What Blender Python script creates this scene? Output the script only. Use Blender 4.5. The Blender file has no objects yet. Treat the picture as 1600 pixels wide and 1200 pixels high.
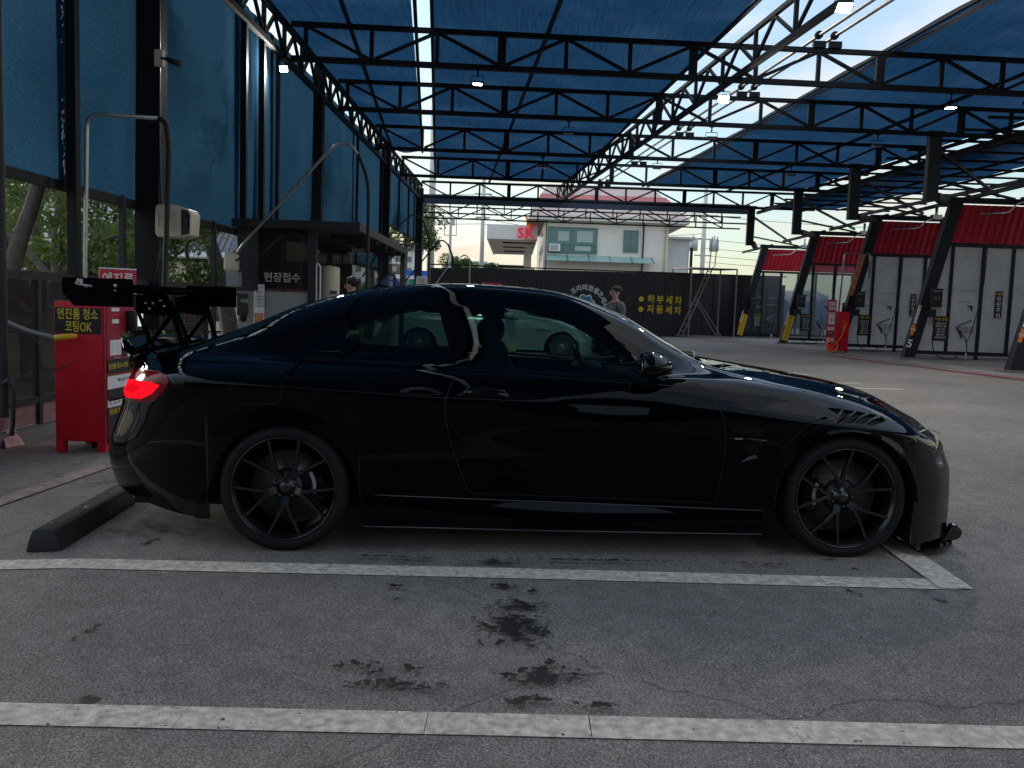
import bpy, bmesh, math, random
import numpy as np
from mathutils import Vector, Matrix
R = math.radians
rnd = random.Random(7)
SC = bpy.context.scene
COL = SC.collection

# ------------------------------------------------------------------ camera
CAM_H = 1.22
cd = bpy.data.cameras.new("camera"); cam = bpy.data.objects.new("camera", cd); COL.objects.link(cam)
cd.sensor_width = 36.0; cd.lens = 36.0 * 1340.0 / 1600.0
cd.clip_start = 0.05; cd.clip_end = 3000
cam.matrix_world = (Matrix.Translation((0, 0, CAM_H)) @ Matrix.Rotation(R(90) - math.atan(118 / 1340), 4, 'X')
                    @ Matrix.Rotation(R(1.95), 4, 'Z'))
SC.camera = cam

# ------------------------------------------------------------------ world: evening sky with broken cloud
SUN_EL, SUN_AZ = R(14), R(-62)      # sun behind thin cloud, ahead and a little to the left
w = bpy.data.worlds.new("World"); SC.world = w; w.use_nodes = True
nt = w.node_tree; nt.nodes.clear(); L = nt.links.new
def wn(t, **k):
    n = nt.nodes.new(t)
    for a, v in k.items(): setattr(n, a, v)
    return n
out = wn('ShaderNodeOutputWorld'); bg = wn('ShaderNodeBackground'); bg.inputs[1].default_value = 0.12
sky = wn('ShaderNodeTexSky', sky_type='NISHITA', sun_disc=False); sky.sun_elevation = SUN_EL; sky.sun_rotation = SUN_AZ
sky.air_density = 1.0; sky.dust_density = 0.8; sky.ozone_density = 1.2
tc = wn('ShaderNodeTexCoord'); sp = wn('ShaderNodeSeparateXYZ'); L(tc.outputs['Generated'], sp.inputs[0])
zz = wn('ShaderNodeMath', operation='MAXIMUM'); L(sp.outputs[2], zz.inputs[0]); zz.inputs[1].default_value = 0.02
za = wn('ShaderNodeMath', operation='ADD'); L(zz.outputs[0], za.inputs[0]); za.inputs[1].default_value = 0.12
dx = wn('ShaderNodeMath', operation='DIVIDE'); L(sp.outputs[0], dx.inputs[0]); L(za.outputs[0], dx.inputs[1])
dy = wn('ShaderNodeMath', operation='DIVIDE'); L(sp.outputs[1], dy.inputs[0]); L(za.outputs[0], dy.inputs[1])
cb = wn('ShaderNodeCombineXYZ'); L(dx.outputs[0], cb.inputs[0]); L(dy.outputs[0], cb.inputs[1])
nz = wn('ShaderNodeTexNoise'); nz.inputs['Scale'].default_value = 1.25; nz.inputs['Detail'].default_value = 7
nz.inputs['Roughness'].default_value = 0.55; nz.inputs['Distortion'].default_value = 0.4; L(cb.outputs[0], nz.inputs['Vector'])
cr = wn('ShaderNodeValToRGB'); cr.color_ramp.elements[0].position = 0.46; cr.color_ramp.elements[1].position = 0.66
cr.color_ramp.elements[0].color = (0.12, 0.12, 0.12, 1); cr.color_ramp.elements[1].color = (0.92, 0.92, 0.92, 1)
L(nz.outputs[0], cr.inputs[0])
# clouds: white above, warm near the horizon (a physical tint of the low evening light)
hz = wn('ShaderNodeMapRange'); L(sp.outputs[2], hz.inputs[0]); hz.inputs[1].default_value = 0.02; hz.inputs[2].default_value = 0.30
cc = wn('ShaderNodeMixRGB'); L(hz.outputs[0], cc.inputs[0]); cc.inputs[1].default_value = (4.5, 3.9, 2.95, 1); cc.inputs[2].default_value = (3.25, 3.12, 2.95, 1)
dk = wn('ShaderNodeMixRGB', blend_type='DARKEN'); dk.inputs[0].default_value = 1; L(sky.outputs[0], dk.inputs[1]); dk.inputs[2].default_value = (5.0, 4.7, 4.3, 1)   # thin cloud veils the bright ring round the sun
mx = wn('ShaderNodeMixRGB'); L(cr.outputs[0], mx.inputs[0]); L(dk.outputs[0], mx.inputs[1]); L(cc.outputs[0], mx.inputs[2])
# an overcast sky brightens steadily from the horizon to the zenith
gr = wn('ShaderNodeMapRange'); L(sp.outputs[2], gr.inputs[0]); gr.inputs[1].default_value = 0.0; gr.inputs[2].default_value = 1.0; gr.inputs[3].default_value = 0.70; gr.inputs[4].default_value = 2.4
gm = wn('ShaderNodeMixRGB', blend_type='MULTIPLY'); gm.inputs[0].default_value = 1; L(mx.outputs[0], gm.inputs[1]); L(gr.outputs[0], gm.inputs[2])
L(gm.outputs[0], bg.inputs[0]); L(bg.outputs[0], out.inputs[0])

# ------------------------------------------------------------------ sun (veiled)
sl = bpy.data.lights.new("sun", 'SUN'); sl.energy = 0.6; sl.angle = R(14); sl.color = (1.0, 0.93, 0.82)
so = bpy.data.objects.new("sun", sl); COL.objects.link(so)
sd = Vector((math.sin(SUN_AZ) * math.cos(SUN_EL), math.cos(SUN_AZ) * math.cos(SUN_EL), math.sin(SUN_EL)))
so.rotation_euler = sd.to_track_quat('Z', 'Y').to_euler(); so.location = (0, 0, 30)

SC.view_settings.view_transform = 'Standard'; SC.view_settings.look = 'None'
SC.view_settings.exposure = 1.18; SC.view_settings.gamma = 1.0; SC.view_settings.use_curve_mapping = False
SC.cycles.max_bounces = 8; SC.cycles.transparent_max_bounces = 24

# ------------------------------------------------------------------ materials
def mat(name, col, rough=0.6, metal=0.0, spec=0.5, coat=0.0, emit=None, emit_s=0.0, noise=None, bump=None, alpha=None, trans=0.0, stretch=(1, 1, 1)):
    """principled material; noise=(scale, amount[, detail]) varies the colour, bump=(scale, strength) adds relief."""
    m = bpy.data.materials.new(name); m.use_nodes = True
    n = m.node_tree.nodes; l = m.node_tree.links.new; b = n['Principled BSDF']
    b.inputs['Base Color'].default_value = (*col, 1); b.inputs['Roughness'].default_value = rough
    b.inputs['Metallic'].default_value = metal; b.inputs['Specular IOR Level'].default_value = spec
    if coat: b.inputs['Coat Weight'].default_value = coat; b.inputs['Coat Roughness'].default_value = 0.02
    if emit: b.inputs['Emission Color'].default_value = (*emit, 1); b.inputs['Emission Strength'].default_value = emit_s
    if trans: b.inputs['Transmission Weight'].default_value = trans
    if noise or bump:
        t = n.new('ShaderNodeTexCoord'); mp = n.new('ShaderNodeMapping'); l(t.outputs['Object'], mp.inputs[0]); mp.inputs['Scale'].default_value = stretch
    if noise:
        z = n.new('ShaderNodeTexNoise'); z.inputs['Scale'].default_value = noise[0]; z.inputs['Detail'].default_value = noise[2] if len(noise) > 2 else 5
        l(mp.outputs[0], z.inputs['Vector'])
        h = n.new('ShaderNodeMapRange'); l(z.outputs[0], h.inputs[0]); h.inputs[1].default_value = 0.25; h.inputs[2].default_value = 0.75
        h.inputs[3].default_value = 1 - noise[1]; h.inputs[4].default_value = 1 + noise[1]
        x = n.new('ShaderNodeMixRGB'); x.blend_type = 'MULTIPLY'; x.inputs[0].default_value = 1; x.inputs[1].default_value = (*col, 1)
        l(h.outputs[0], x.inputs[2]); l(x.outputs[0], b.inputs['Base Color'])
        rr = n.new('ShaderNodeMapRange'); l(z.outputs[0], rr.inputs[0]); rr.inputs[3].default_value = max(0.02, rough - 0.12); rr.inputs[4].default_value = min(1, rough + 0.12)
        if rough > 0.15: l(rr.outputs[0], b.inputs['Roughness'])
    if bump:
        z2 = n.new('ShaderNodeTexNoise'); z2.inputs['Scale'].default_value = bump[0]; z2.inputs['Detail'].default_value = 4; l(mp.outputs[0], z2.inputs['Vector'])
        bp = n.new('ShaderNodeBump'); bp.inputs['Strength'].default_value = bump[1]; bp.inputs['Distance'].default_value = 0.01
        l(z2.outputs[0], bp.inputs['Height']); l(bp.outputs[0], b.inputs['Normal'])
    return m

def glass_mat(name, tint, base_refl=0.05, rough=0.0, haze=0.0, hazecol=(0.5, 0.5, 0.5)):
    """thin sheet glass: tinted see-through + Fresnel mirror (+ a dusty diffuse film)."""
    m = bpy.data.materials.new(name); m.use_nodes = True
    n = m.node_tree.nodes; l = m.node_tree.links.new; n.clear()
    o = n.new('ShaderNodeOutputMaterial'); t = n.new('ShaderNodeBsdfTransparent'); t.inputs[0].default_value = (*tint, 1)
    g = n.new('ShaderNodeBsdfGlossy'); g.inputs['Roughness'].default_value = rough
    f = n.new('ShaderNodeFresnel'); f.inputs[0].default_value = 1.5
    x = n.new('ShaderNodeMixShader'); l(f.outputs[0], x.inputs[0])
    if haze:
        d = n.new('ShaderNodeBsdfDiffuse'); d.inputs[0].default_value = (*hazecol, 1); tl = n.new('ShaderNodeBsdfTranslucent'); tl.inputs[0].default_value = (*hazecol, 1)
        dm = n.new('ShaderNodeMixShader'); l(d.outputs[0], dm.inputs[1]); l(tl.outputs[0], dm.inputs[2]); dm.inputs[0].default_value = .5
        tc = n.new('ShaderNodeTexCoord'); nz = n.new('ShaderNodeTexNoise'); nz.inputs['Scale'].default_value = 1.7; nz.inputs['Detail'].default_value = 6; l(tc.outputs['Object'], nz.inputs['Vector'])
        mr = n.new('ShaderNodeMapRange'); l(nz.outputs[0], mr.inputs[0]); mr.inputs[1].default_value = .3; mr.inputs[2].default_value = .7; mr.inputs[3].default_value = haze * .8; mr.inputs[4].default_value = min(1, haze * 1.15)
        x0 = n.new('ShaderNodeMixShader'); l(mr.outputs[0], x0.inputs[0])
        l(t.outputs[0], x0.inputs[1]); l(dm.outputs[0], x0.inputs[2]); l(x0.outputs[0], x.inputs[1])
    else: l(t.outputs[0], x.inputs[1])
    l(g.outputs[0], x.inputs[2]); l(x.outputs[0], o.inputs[0])
    return m

def net_mat(name, col, holes=0.04, trans=0.5, line=(0, 0, 1), freq=60, con=.62):
    """woven shade net: diffuse + translucent threads, fine weave lines, pin holes that let the sky through."""
    m = bpy.data.materials.new(name); m.use_nodes = True
    n = m.node_tree.nodes; l = m.node_tree.links.new; n.clear()
    o = n.new('ShaderNodeOutputMaterial'); tc = n.new('ShaderNodeTexCoord')
    mp = n.new('ShaderNodeMapping'); l(tc.outputs['Object'], mp.inputs[0]); mp.inputs['Scale'].default_value = line
    st = n.new('ShaderNodeTexNoise'); st.inputs['Scale'].default_value = freq; st.inputs['Detail'].default_value = 3; l(mp.outputs[0], st.inputs['Vector'])
    big = n.new('ShaderNodeTexNoise'); big.inputs['Scale'].default_value = 0.7; big.inputs['Detail'].default_value = 4; l(tc.outputs['Object'], big.inputs['Vector'])
    r1 = n.new('ShaderNodeMapRange'); l(st.outputs[0], r1.inputs[0]); r1.inputs[1].default_value = 0.3; r1.inputs[2].default_value = 0.7; r1.inputs[3].default_value = 1 - con; r1.inputs[4].default_value = 1 + con
    r2 = n.new('ShaderNodeMapRange'); l(big.outputs[0], r2.inputs[0]); r2.inputs[1].default_value = 0.3; r2.inputs[2].default_value = 0.7; r2.inputs[3].default_value = 0.9; r2.inputs[4].default_value = 1.1
    mu = n.new('ShaderNodeMath'); mu.operation = 'MULTIPLY'; l(r1.outputs[0], mu.inputs[0]); l(r2.outputs[0], mu.inputs[1])
    cx = n.new('ShaderNodeMixRGB'); cx.blend_type = 'MULTIPLY'; cx.inputs[0].default_value = 1; cx.inputs[1].default_value = (*col, 1); l(mu.outputs[0], cx.inputs[2])
    d = n.new('ShaderNodeBsdfDiffuse'); tr = n.new('ShaderNodeBsdfTranslucent'); l(cx.outputs[0], d.inputs[0]); l(cx.outputs[0], tr.inputs[0])
    m1 = n.new('ShaderNodeMixShader'); m1.inputs[0].default_value = trans; l(d.outputs[0], m1.inputs[1]); l(tr.outputs[0], m1.inputs[2])
    wv = n.new('ShaderNodeTexNoise'); wv.inputs['Scale'].default_value = 140; wv.inputs['Detail'].default_value = 2; l(tc.outputs['Object'], wv.inputs['Vector'])
    hr = n.new('ShaderNodeMapRange'); l(wv.outputs[0], hr.inputs[0]); hr.inputs[1].default_value = 0.58; hr.inputs[2].default_value = 0.78; hr.inputs[3].default_value = 0.0; hr.inputs[4].default_value = holes * 9
    pt = n.new('ShaderNodeMapRange'); l(big.outputs[0], pt.inputs[0]); pt.inputs[1].default_value = 0.48; pt.inputs[2].default_value = 0.68; pt.inputs[3].default_value = 0.15; pt.inputs[4].default_value = 3.0
    hm = n.new('ShaderNodeMath'); hm.operation = 'MULTIPLY'; l(hr.outputs[0], hm.inputs[0]); l(pt.outputs[0], hm.inputs[1])
    tp = n.new('ShaderNodeBsdfTransparent'); tp.inputs[0].default_value = (0.75, 0.9, 1, 1)
    m2 = n.new('ShaderNodeMixShader'); l(hm.outputs[0], m2.inputs[0]); l(m1.outputs[0], m2.inputs[1]); l(tp.outputs[0], m2.inputs[2])
    l(m2.outputs[0], o.inputs[0])
    return m

M = {}
M['steel'] = mat('dark painted steel', (0.0075, 0.008, 0.0095), 0.6, spec=.22, noise=(6, 0.25), bump=(30, 0.1))
M['steel2'] = mat('charcoal painted steel', (0.030, 0.032, 0.036), 0.6, spec=.25, noise=(4, 0.2))
M['galv'] = mat('galvanised pipe', (0.38, 0.38, 0.37), 0.35, 0.85, noise=(9, 0.2))
M['chrome'] = mat('chrome', (0.75, 0.75, 0.77), 0.08, 1.0)
M['net'] = net_mat('blue roof net', (0.0145, 0.056, 0.114), 0.012, 0.60, (9, .12, 1), 9, .36)
M['curtain'] = net_mat('blue side net', (0.025, 0.080, 0.140), 0.004, 0.58, (6.0, 6.0, 14), 9, .5)
M['black'] = mat('black plastic', (0.012, 0.012, 0.013), 0.45, noise=(20, 0.2))
M['rubber'] = mat('black rubber', (0.014, 0.014, 0.015), 0.7, noise=(14, 0.3), bump=(60, 0.2))
M['white'] = mat('white print', (0.72, 0.72, 0.70), 0.5)
M['grey'] = mat('grey panel', (0.22, 0.225, 0.23), 0.55, noise=(3, 0.12))
M['yellow'] = mat('yellow print', (0.72, 0.50, 0.02), 0.5)
M['red'] = mat('red enamel', (0.60, 0.008, 0.020), 0.42, spec=.3, noise=(3, 0.12))
M['redprint'] = mat('red print', (0.50, 0.02, 0.05), 0.5)
M['orange'] = mat('orange', (0.75, 0.22, 0.02), 0.45)
M['cream'] = mat('cream plastic', (0.55, 0.50, 0.38), 0.45, noise=(6, 0.12))
M['glass'] = glass_mat('clear glass', (0.80, 0.84, 0.84))
M['skin'] = mat('skin', (0.42, 0.24, 0.17), 0.55, noise=(20, 0.1))
M['hair'] = mat('black hair', (0.010, 0.009, 0.009), 0.5, noise=(60, 0.4))

# ------------------------------------------------------------------ geometry helpers
def link(name, me, parent=None):
    o = bpy.data.objects.new(name, me); COL.objects.link(o)
    if parent is not None: o.parent = parent
    return o
def tag(o, label=None, cat=None, group=None, kind=None):
    if label: o['label'] = label
    if cat: o['category'] = cat
    if group: o['group'] = group
    if kind: o['kind'] = kind
    return o
def thing(name, label, cat, loc=(0, 0, 0), group=None, rz=0.0):
    o = link(name, None); o.location = loc; o.rotation_euler = (0, 0, rz); o.empty_display_size = 0.2
    return tag(o, label, cat, group)
def copy_tree(o, parent=None):
    c = o.copy(); COL.objects.link(c)
    if parent is not None: c.parent = parent
    for ch in list(o.children): copy_tree(ch, c)
    return c

class MB:
    """collects shapes; build() links them as ONE mesh object"""
    def __init__(s): s.v = []; s.f = []; s.m = []; s.mi = 0; s.smooth = False; s.sm = []
    def add(s, vs, fs, smooth=False):
        b = len(s.v); s.v += [tuple(map(float, p)) for p in vs]
        for f in fs: s.f.append([b + i for i in f]); s.m.append(s.mi); s.sm.append(smooth)
    def box(s, lo, hi):
        x0, y0, z0 = lo; x1, y1, z1 = hi
        s.add([(x0,y0,z0),(x1,y0,z0),(x1,y1,z0),(x0,y1,z0),(x0,y0,z1),(x1,y0,z1),(x1,y1,z1),(x0,y1,z1)],
              [(0,3,2,1),(4,5,6,7),(0,1,5,4),(1,2,6,5),(2,3,7,6),(3,0,4,7)])
    def cbox(s, c, d): s.box([c[i] - d[i] / 2 for i in range(3)], [c[i] + d[i] / 2 for i in range(3)])
    def bar(s, p0, p1, w, h=None, up=(0, 0, 1)):
        h = h or w; p0 = Vector(p0); p1 = Vector(p1); d = (p1 - p0).normalized(); u = Vector(up)
        if abs(d.dot(u)) > 0.98: u = Vector((0, 1, 0))
        a = d.cross(u).normalized() * w / 2; b = a.cross(d).normalized() * h / 2
        vs = [p + x for p in (p0, p1) for x in (-a - b, a - b, a + b, -a + b)]
        s.add(vs, [(0,1,2,3),(7,6,5,4),(0,4,5,1),(1,5,6,2),(2,6,7,3),(3,7,4,0)])
    def tube(s, pts, r, n=10, caps=True):
        pts = [Vector(p) for p in pts]; rs = r if isinstance(r, (list, tuple)) else [r] * len(pts)
        vs = []; prev = None
        for i, p in enumerate(pts):
            d = (pts[min(i + 1, len(pts) - 1)] - pts[max(i - 1, 0)]).normalized()
            if prev is None:
                u = Vector((0, 0, 1)) if abs(d.z) < 0.9 else Vector((1, 0, 0)); a = d.cross(u).normalized()
            else: a = (prev - d * prev.dot(d)).normalized()
            prev = a; b = d.cross(a)
            for k in range(n):
                t = 2 * math.pi * k / n; vs.append(p + (a * math.cos(t) + b * math.sin(t)) * rs[i])
        fs = [(i*n+k, i*n+(k+1)%n, (i+1)*n+(k+1)%n, (i+1)*n+k) for i in range(len(pts)-1) for k in range(n)]
        if caps: fs += [tuple(range(n-1, -1, -1)), tuple((len(pts)-1)*n + k for k in range(n))]
        s.add(vs, fs, True)
    def lathe(s, prof, c=(0,0,0), axis='Z', n=32, caps=False):
        """prof: (radius, height) pairs"""
        vs = []
        for r, h in prof:
            for k in range(n):
                t = 2 * math.pi * k / n; a, b = r * math.cos(t), r * math.sin(t)
                vs.append({'Z': (c[0]+a, c[1]+b, c[2]+h), 'Y': (c[0]+a, c[1]+h, c[2]+b), 'X': (c[0]+h, c[1]+a, c[2]+b)}[axis])
        fs = [(i*n+k, i*n+(k+1)%n, (i+1)*n+(k+1)%n, (i+1)*n+k) for i in range(len(prof)-1) for k in range(n)]
        if caps: fs += [tuple(range(n-1,-1,-1)), tuple((len(prof)-1)*n+k for k in range(n))]
        s.add(vs, fs, True)
    def prism(s, poly, d0, d1, f):
        """poly of 2-D points extruded from depth d0 to d1; f(u, v, d) -> 3-D"""
        n = len(poly); vs = [f(u, v, d0) for u, v in poly] + [f(u, v, d1) for u, v in poly]
        s.add(vs, [tuple(range(n-1,-1,-1)), tuple(range(n, 2*n))] + [(i, (i+1)%n, n+(i+1)%n, n+i) for i in range(n)])
    def ball(s, c, r, n=12):
        r = r if isinstance(r, (tuple, list)) else (r, r, r); vs = []
        for i in range(n + 1):
            a = math.pi * i / n
            for k in range(2 * n):
                b = math.pi * k / n
                vs.append((c[0]+r[0]*math.sin(a)*math.cos(b), c[1]+r[1]*math.sin(a)*math.sin(b), c[2]+r[2]*math.cos(a)))
        N = 2 * n
        s.add(vs, [(i*N+k, i*N+(k+1)%N, (i+1)*N+(k+1)%N, (i+1)*N+k) for i in range(n) for k in range(N)], True)
    def mesh(s, name, mats):
        me = bpy.data.meshes.new(name); me.from_pydata(s.v, [], s.f)
        for m_ in (mats if isinstance(mats, (list, tuple)) else [mats]): me.materials.append(m_)
        me.polygons.foreach_set('material_index', s.m); me.polygons.foreach_set('use_smooth', s.sm)
        me.validate(); me.update()
        bm = bmesh.new(); bm.from_mesh(me); bmesh.ops.recalc_face_normals(bm, faces=bm.faces[:]); bm.to_mesh(me); bm.free()
        return me
    def build(s, name, mats, parent=None, loc=None):
        o = link(name, s.mesh(name, mats), parent)
        if loc: o.location = loc
        return o
def shape(name, m, parent, fn, *a, **k):
    b = MB(); getattr(b, fn)(*a, **k); return b.build(name, m, parent)
def bevel(o, w_, seg=2):
    md = o.modifiers.new('bevel', 'BEVEL'); md.width = w_; md.segments = seg; md.limit_method = 'ANGLE'; md.harden_normals = False
    for p in o.data.polygons: p.use_smooth = True
    return o

_unit = {}
def member(name, p0, p1, w_, h_, m, parent):
    """a straight steel member: an object of its own that shares one unit-box mesh per material (p0, p1 in the parent's frame)"""
    if m.name not in _unit:
        b = MB(); b.cbox((0, 0, 0), (1, 1, 1)); _unit[m.name] = b.mesh('member', m)
    o = link(name, _unit[m.name], parent)
    p0 = Vector(p0); p1 = Vector(p1); d = p1 - p0; ln = d.length; d.normalize()
    u = Vector((0, 0, 1)) if abs(d.z) < 0.98 else Vector((0, 1, 0))
    a = d.cross(u).normalized(); b_ = a.cross(d).normalized()
    mw = Matrix(((a.x*w_, b_.x*h_, d.x*ln, (p0.x+p1.x)/2), (a.y*w_, b_.y*h_, d.y*ln, (p0.y+p1.y)/2), (a.z*w_, b_.z*h_, d.z*ln, (p0.z+p1.z)/2), (0,0,0,1)))
    o.matrix_local = mw
    return o

_dg = None
def text_mesh(s, size, bold=0.0, depth=0.0):
    c = bpy.data.curves.new('lettering', 'FONT'); c.body = s; c.size = size; c.align_x = 'CENTER'; c.align_y = 'CENTER'; c.offset = bold * size; c.extrude = depth; c.resolution_u = 3
    o = bpy.data.objects.new('lettering', c); COL.objects.link(o)
    dg = bpy.context.evaluated_depsgraph_get(); dg.update()
    me = bpy.data.meshes.new_from_object(o.evaluated_get(dg)); bpy.data.objects.remove(o); bpy.data.curves.remove(c)
    return me
def text(s, size, m, parent, origin, xdir, ydir, bold=0.0, width=None, name='lettering'):
    """flat print: origin = centre, xdir = reading direction, ydir = up (parent frame); width squeezes to that width"""
    me = text_mesh(s, size, bold); me.name = name; me.materials.clear(); me.materials.append(m)
    o = link(name, me, parent); x = Vector(xdir).normalized(); y = Vector(ydir).normalized(); z = x.cross(y)
    if width:
        xs = [v.co.x for v in me.vertices]; k = width / max(1e-6, max(xs) - min(xs)) if xs else 1
        for v in me.vertices: v.co.x *= k
    o.matrix_local = Matrix(((x.x, y.x, z.x, origin[0]), (x.y, y.y, z.y, origin[1]), (x.z, y.z, z.z, origin[2]), (0,0,0,1)))
    return o
def plate(name, m, parent, c, xdir, ydir, w_, h_, t=0.004):
    x = Vector(xdir).normalized(); y = Vector(ydir).normalized(); z = x.cross(y); c = Vector(c)
    b = MB(); b.prism([(-w_/2,-h_/2),(w_/2,-h_/2),(w_/2,h_/2),(-w_/2,h_/2)], -t/2, t/2, lambda u, v, d: c + x*u + y*v + z*d)
    return b.build(name, m, parent)
def arc(c, r, a0, a1, ex, ey, n=8):
    c = Vector(c); ex = Vector(ex); ey = Vector(ey)
    return [c + (ex*math.cos(R(a0+(a1-a0)*i/n)) + ey*math.sin(R(a0+(a1-a0)*i/n)))*r for i in range(n+1)]
def fillet(pts, r, n=6):
    """round the corners of a polyline"""
    P = [Vector(p) for p in pts]; o = [P[0]]
    for i in range(1, len(P)-1):
        a = (P[i-1]-P[i]); b = (P[i+1]-P[i]); k = min(r, a.length*0.49, b.length*0.49)
        s_, e = P[i]+a.normalized()*k, P[i]+b.normalized()*k
        for j in range(n+1):
            t = j/n; o.append(s_*(1-t)**2 + P[i]*2*t*(1-t) + e*t*t)
    return o + [P[-1]]
def spline(pts, n=8):
    P = [Vector(p) for p in pts]; P = [P[0]*2-P[1]] + P + [P[-1]*2-P[-2]]; o = []
    for i in range(1, len(P)-2):
        for j in range(n):
            t = j/n; a, b, c, d = P[i-1], P[i], P[i+1], P[i+2]
            o.append(0.5*((2*b) + (c-a)*t + (2*a-5*b+4*c-d)*t*t + (3*b-a-3*c+d)*t**3))
    return o + [P[-2]]

KX = [-400, -4.6, -2, 0, 2, 11, 14, 400]; KZ = [-.18, -.18, -.03, 0, .024, .22, .26, .26]
def gz(x): return float(np.interp(x, KX, KZ))
def xw(y): return -4.6 + 0.0145 * (y - 10)      # the canopy's left wall line

# ------------------------------------------------------------------ ground
def asphalt():
    m = bpy.data.materials.new('asphalt'); m.use_nodes = True
    n = m.node_tree.nodes; l = m.node_tree.links.new; b = n['Principled BSDF']
    t = n.new('ShaderNodeTexCoord')
    def noise(s, d, rough=0.5, vec=None):
        z = n.new('ShaderNodeTexNoise'); z.inputs['Scale'].default_value = s; z.inputs['Detail'].default_value = d; z.inputs['Roughness'].default_value = rough
        l(vec or t.outputs['Object'], z.inputs['Vector']); return z
    fine = noise(150, 3, 0.7); mid = noise(9, 5); big = noise(0.55, 5, 0.6)
    def rng(src, a, b_, c, d):
        r = n.new('ShaderNodeMapRange'); l(src, r.inputs[0]); r.inputs[1].default_value = a; r.inputs[2].default_value = b_; r.inputs[3].default_value = c; r.inputs[4].default_value = d; return r.outputs[0]
    def mul(a, b_):
        x = n.new('ShaderNodeMath'); x.operation = 'MULTIPLY'; l(a, x.inputs[0]); l(b_, x.inputs[1]); return x.outputs[0]
    v = mul(mul(rng(fine.outputs[0], .3, .72, .42, 1.75), rng(mid.outputs[0], .3, .7, .85, 1.15)), rng(big.outputs[0], .3, .7, .80, 1.22))
    gv = n.new('ShaderNodeTexVoronoi'); gv.inputs['Scale'].default_value = 210; l(t.outputs['Object'], gv.inputs['Vector']); gs = n.new('ShaderNodeSeparateColor'); l(gv.outputs['Color'], gs.inputs[0])
    v = mul(v, rng(gs.outputs[0], 0, 1, .50, 1.5)); v = mul(v, rng(gs.outputs[1], .965, 1, 1.0, 1.9))
    vo = n.new('ShaderNodeTexVoronoi'); vo.inputs['Scale'].default_value = 0.35; vo.feature = 'DISTANCE_TO_EDGE'
    ad = n.new('ShaderNodeMixRGB'); ad.inputs[0].default_value = 0.35; wob = noise(1.6, 5); l(t.outputs['Object'], ad.inputs[1]); l(wob.outputs['Color'], ad.inputs[2]); l(ad.outputs[0], vo.inputs['Vector'])
    ck = rng(vo.outputs[0], 0.0, 0.0022, 0.5, 1.0)
    v = mul(v, ck)
    x = n.new('ShaderNodeMixRGB'); x.blend_type = 'MULTIPLY'; x.inputs[0].default_value = 1; x.inputs[1].default_value = (.194, .172, .149, 1); l(v, x.inputs[2])
    # damp, oily patches left by wash water (shape of their own)
    w1 = noise(3.4, 6, 0.62); w2 = noise(0.9, 3)
    wet = mul(rng(w1.outputs[0], .64, .67, 0, 1), rng(w2.outputs[0], .47, .56, 0, 1))
    dk = n.new('ShaderNodeMixRGB'); l(wet, dk.inputs[0]); l(x.outputs[0], dk.inputs[1]); dk.inputs[2].default_value = (.022, .021, .022, 1)
    l(dk.outputs[0], b.inputs['Base Color'])
    l(rng(wet, 0, 1, .82, .34), b.inputs['Roughness'])
    bp = n.new('ShaderNodeBump'); bp.inputs['Strength'].default_value = 0.9; bp.inputs['Distance'].default_value = 0.006; l(fine.outputs[0], bp.inputs['Height']); l(bp.outputs[0], b.inputs['Normal'])
    return m
M['asphalt'] = asphalt()
M['concrete'] = mat('stained concrete', (0.24, 0.225, 0.215), 0.8, noise=(2.2, 0.35, 8), bump=(40, 0.3))
M['paintline'] = mat('worn road paint', (0.60, 0.525, 0.43), 0.75, noise=(30, 0.45, 9), bump=(120, 0.5))
M['pinkline'] = mat('faded red road paint', (0.36, 0.25, 0.23), 0.75, noise=(14, 0.4, 8), bump=(120, 0.5))
M['redline'] = mat('red road paint', (0.30, 0.035, 0.05), 0.7, noise=(9, 0.3, 7))

b = MB()
xs = sorted(set([-400, -150, -60, -30, -15, -8] + [-4.6, -3.5, -2.8, -2, -1, 0, 1, 2, 3.5, 5, 7, 9, 11, 12.5, 14] + [25, 60, 150, 400])); ys = [-300, -80, -20, 0, 10, 25, 45, 80, 200, 900]
vs = [(x, y, gz(x)) for y in ys for x in xs]; nx = len(xs)
b.add(vs, [(j*nx+i, j*nx+i+1, (j+1)*nx+i+1, (j+1)*nx+i) for j in range(len(ys)-1) for i in range(nx-1)], True)
tag(b.build('ground', M['asphalt']), kind='structure')

def strip(name, m, p0, p1, wd, lift=0.004, kind='structure', cells=None, e0=None, e1=None):
    """painted line laid on the ground as a thin sheet that follows its slope; broken where the paint has cracked"""
    p0 = Vector((*p0, 0)); p1 = Vector((*p1, 0)); d = p1 - p0; ln = d.length; d.normalize(); s_ = Vector((-d.y, d.x, 0)) * wd / 2
    n = max(2, int(ln / 0.12)); b = MB(); rr = random.Random(int(ln*1000)); nxt = 0.3
    for i in range(n):
        a, c = p0 + d*ln*i/n, p0 + d*ln*(i+1)/n
        gap = 0.0
        if i*ln/n > nxt and cells: gap = 0.0018; nxt = i*ln/n + rr.uniform(0.25, 0.75)
        sk = rr.uniform(-0.003, 0.004) if gap else 0
        P = [a - s_ + d*gap, c - s_, c + s_, a + s_ + d*(gap + sk)] if gap else [a - s_, c - s_, c + s_, a + s_]
        b.add([(p.x, p.y, gz(p.x) + lift) for p in P], [(0, 1, 2, 3)])
    return tag(b.build(name, m), kind=kind)
strip('parking_line', M['paintline'], (-6.0, 3.93), (2.06, 3.845), 0.15, 0.004, cells=True)
strip('parking_line', M['paintline'], (-6.0, 2.45), (5.2, 2.395), 0.135, 0.004, cells=True)
strip('parking_line', M['paintline'], (2.035, 3.775), (2.32, 9.6), 0.15, 0.008, cells=True)
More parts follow.
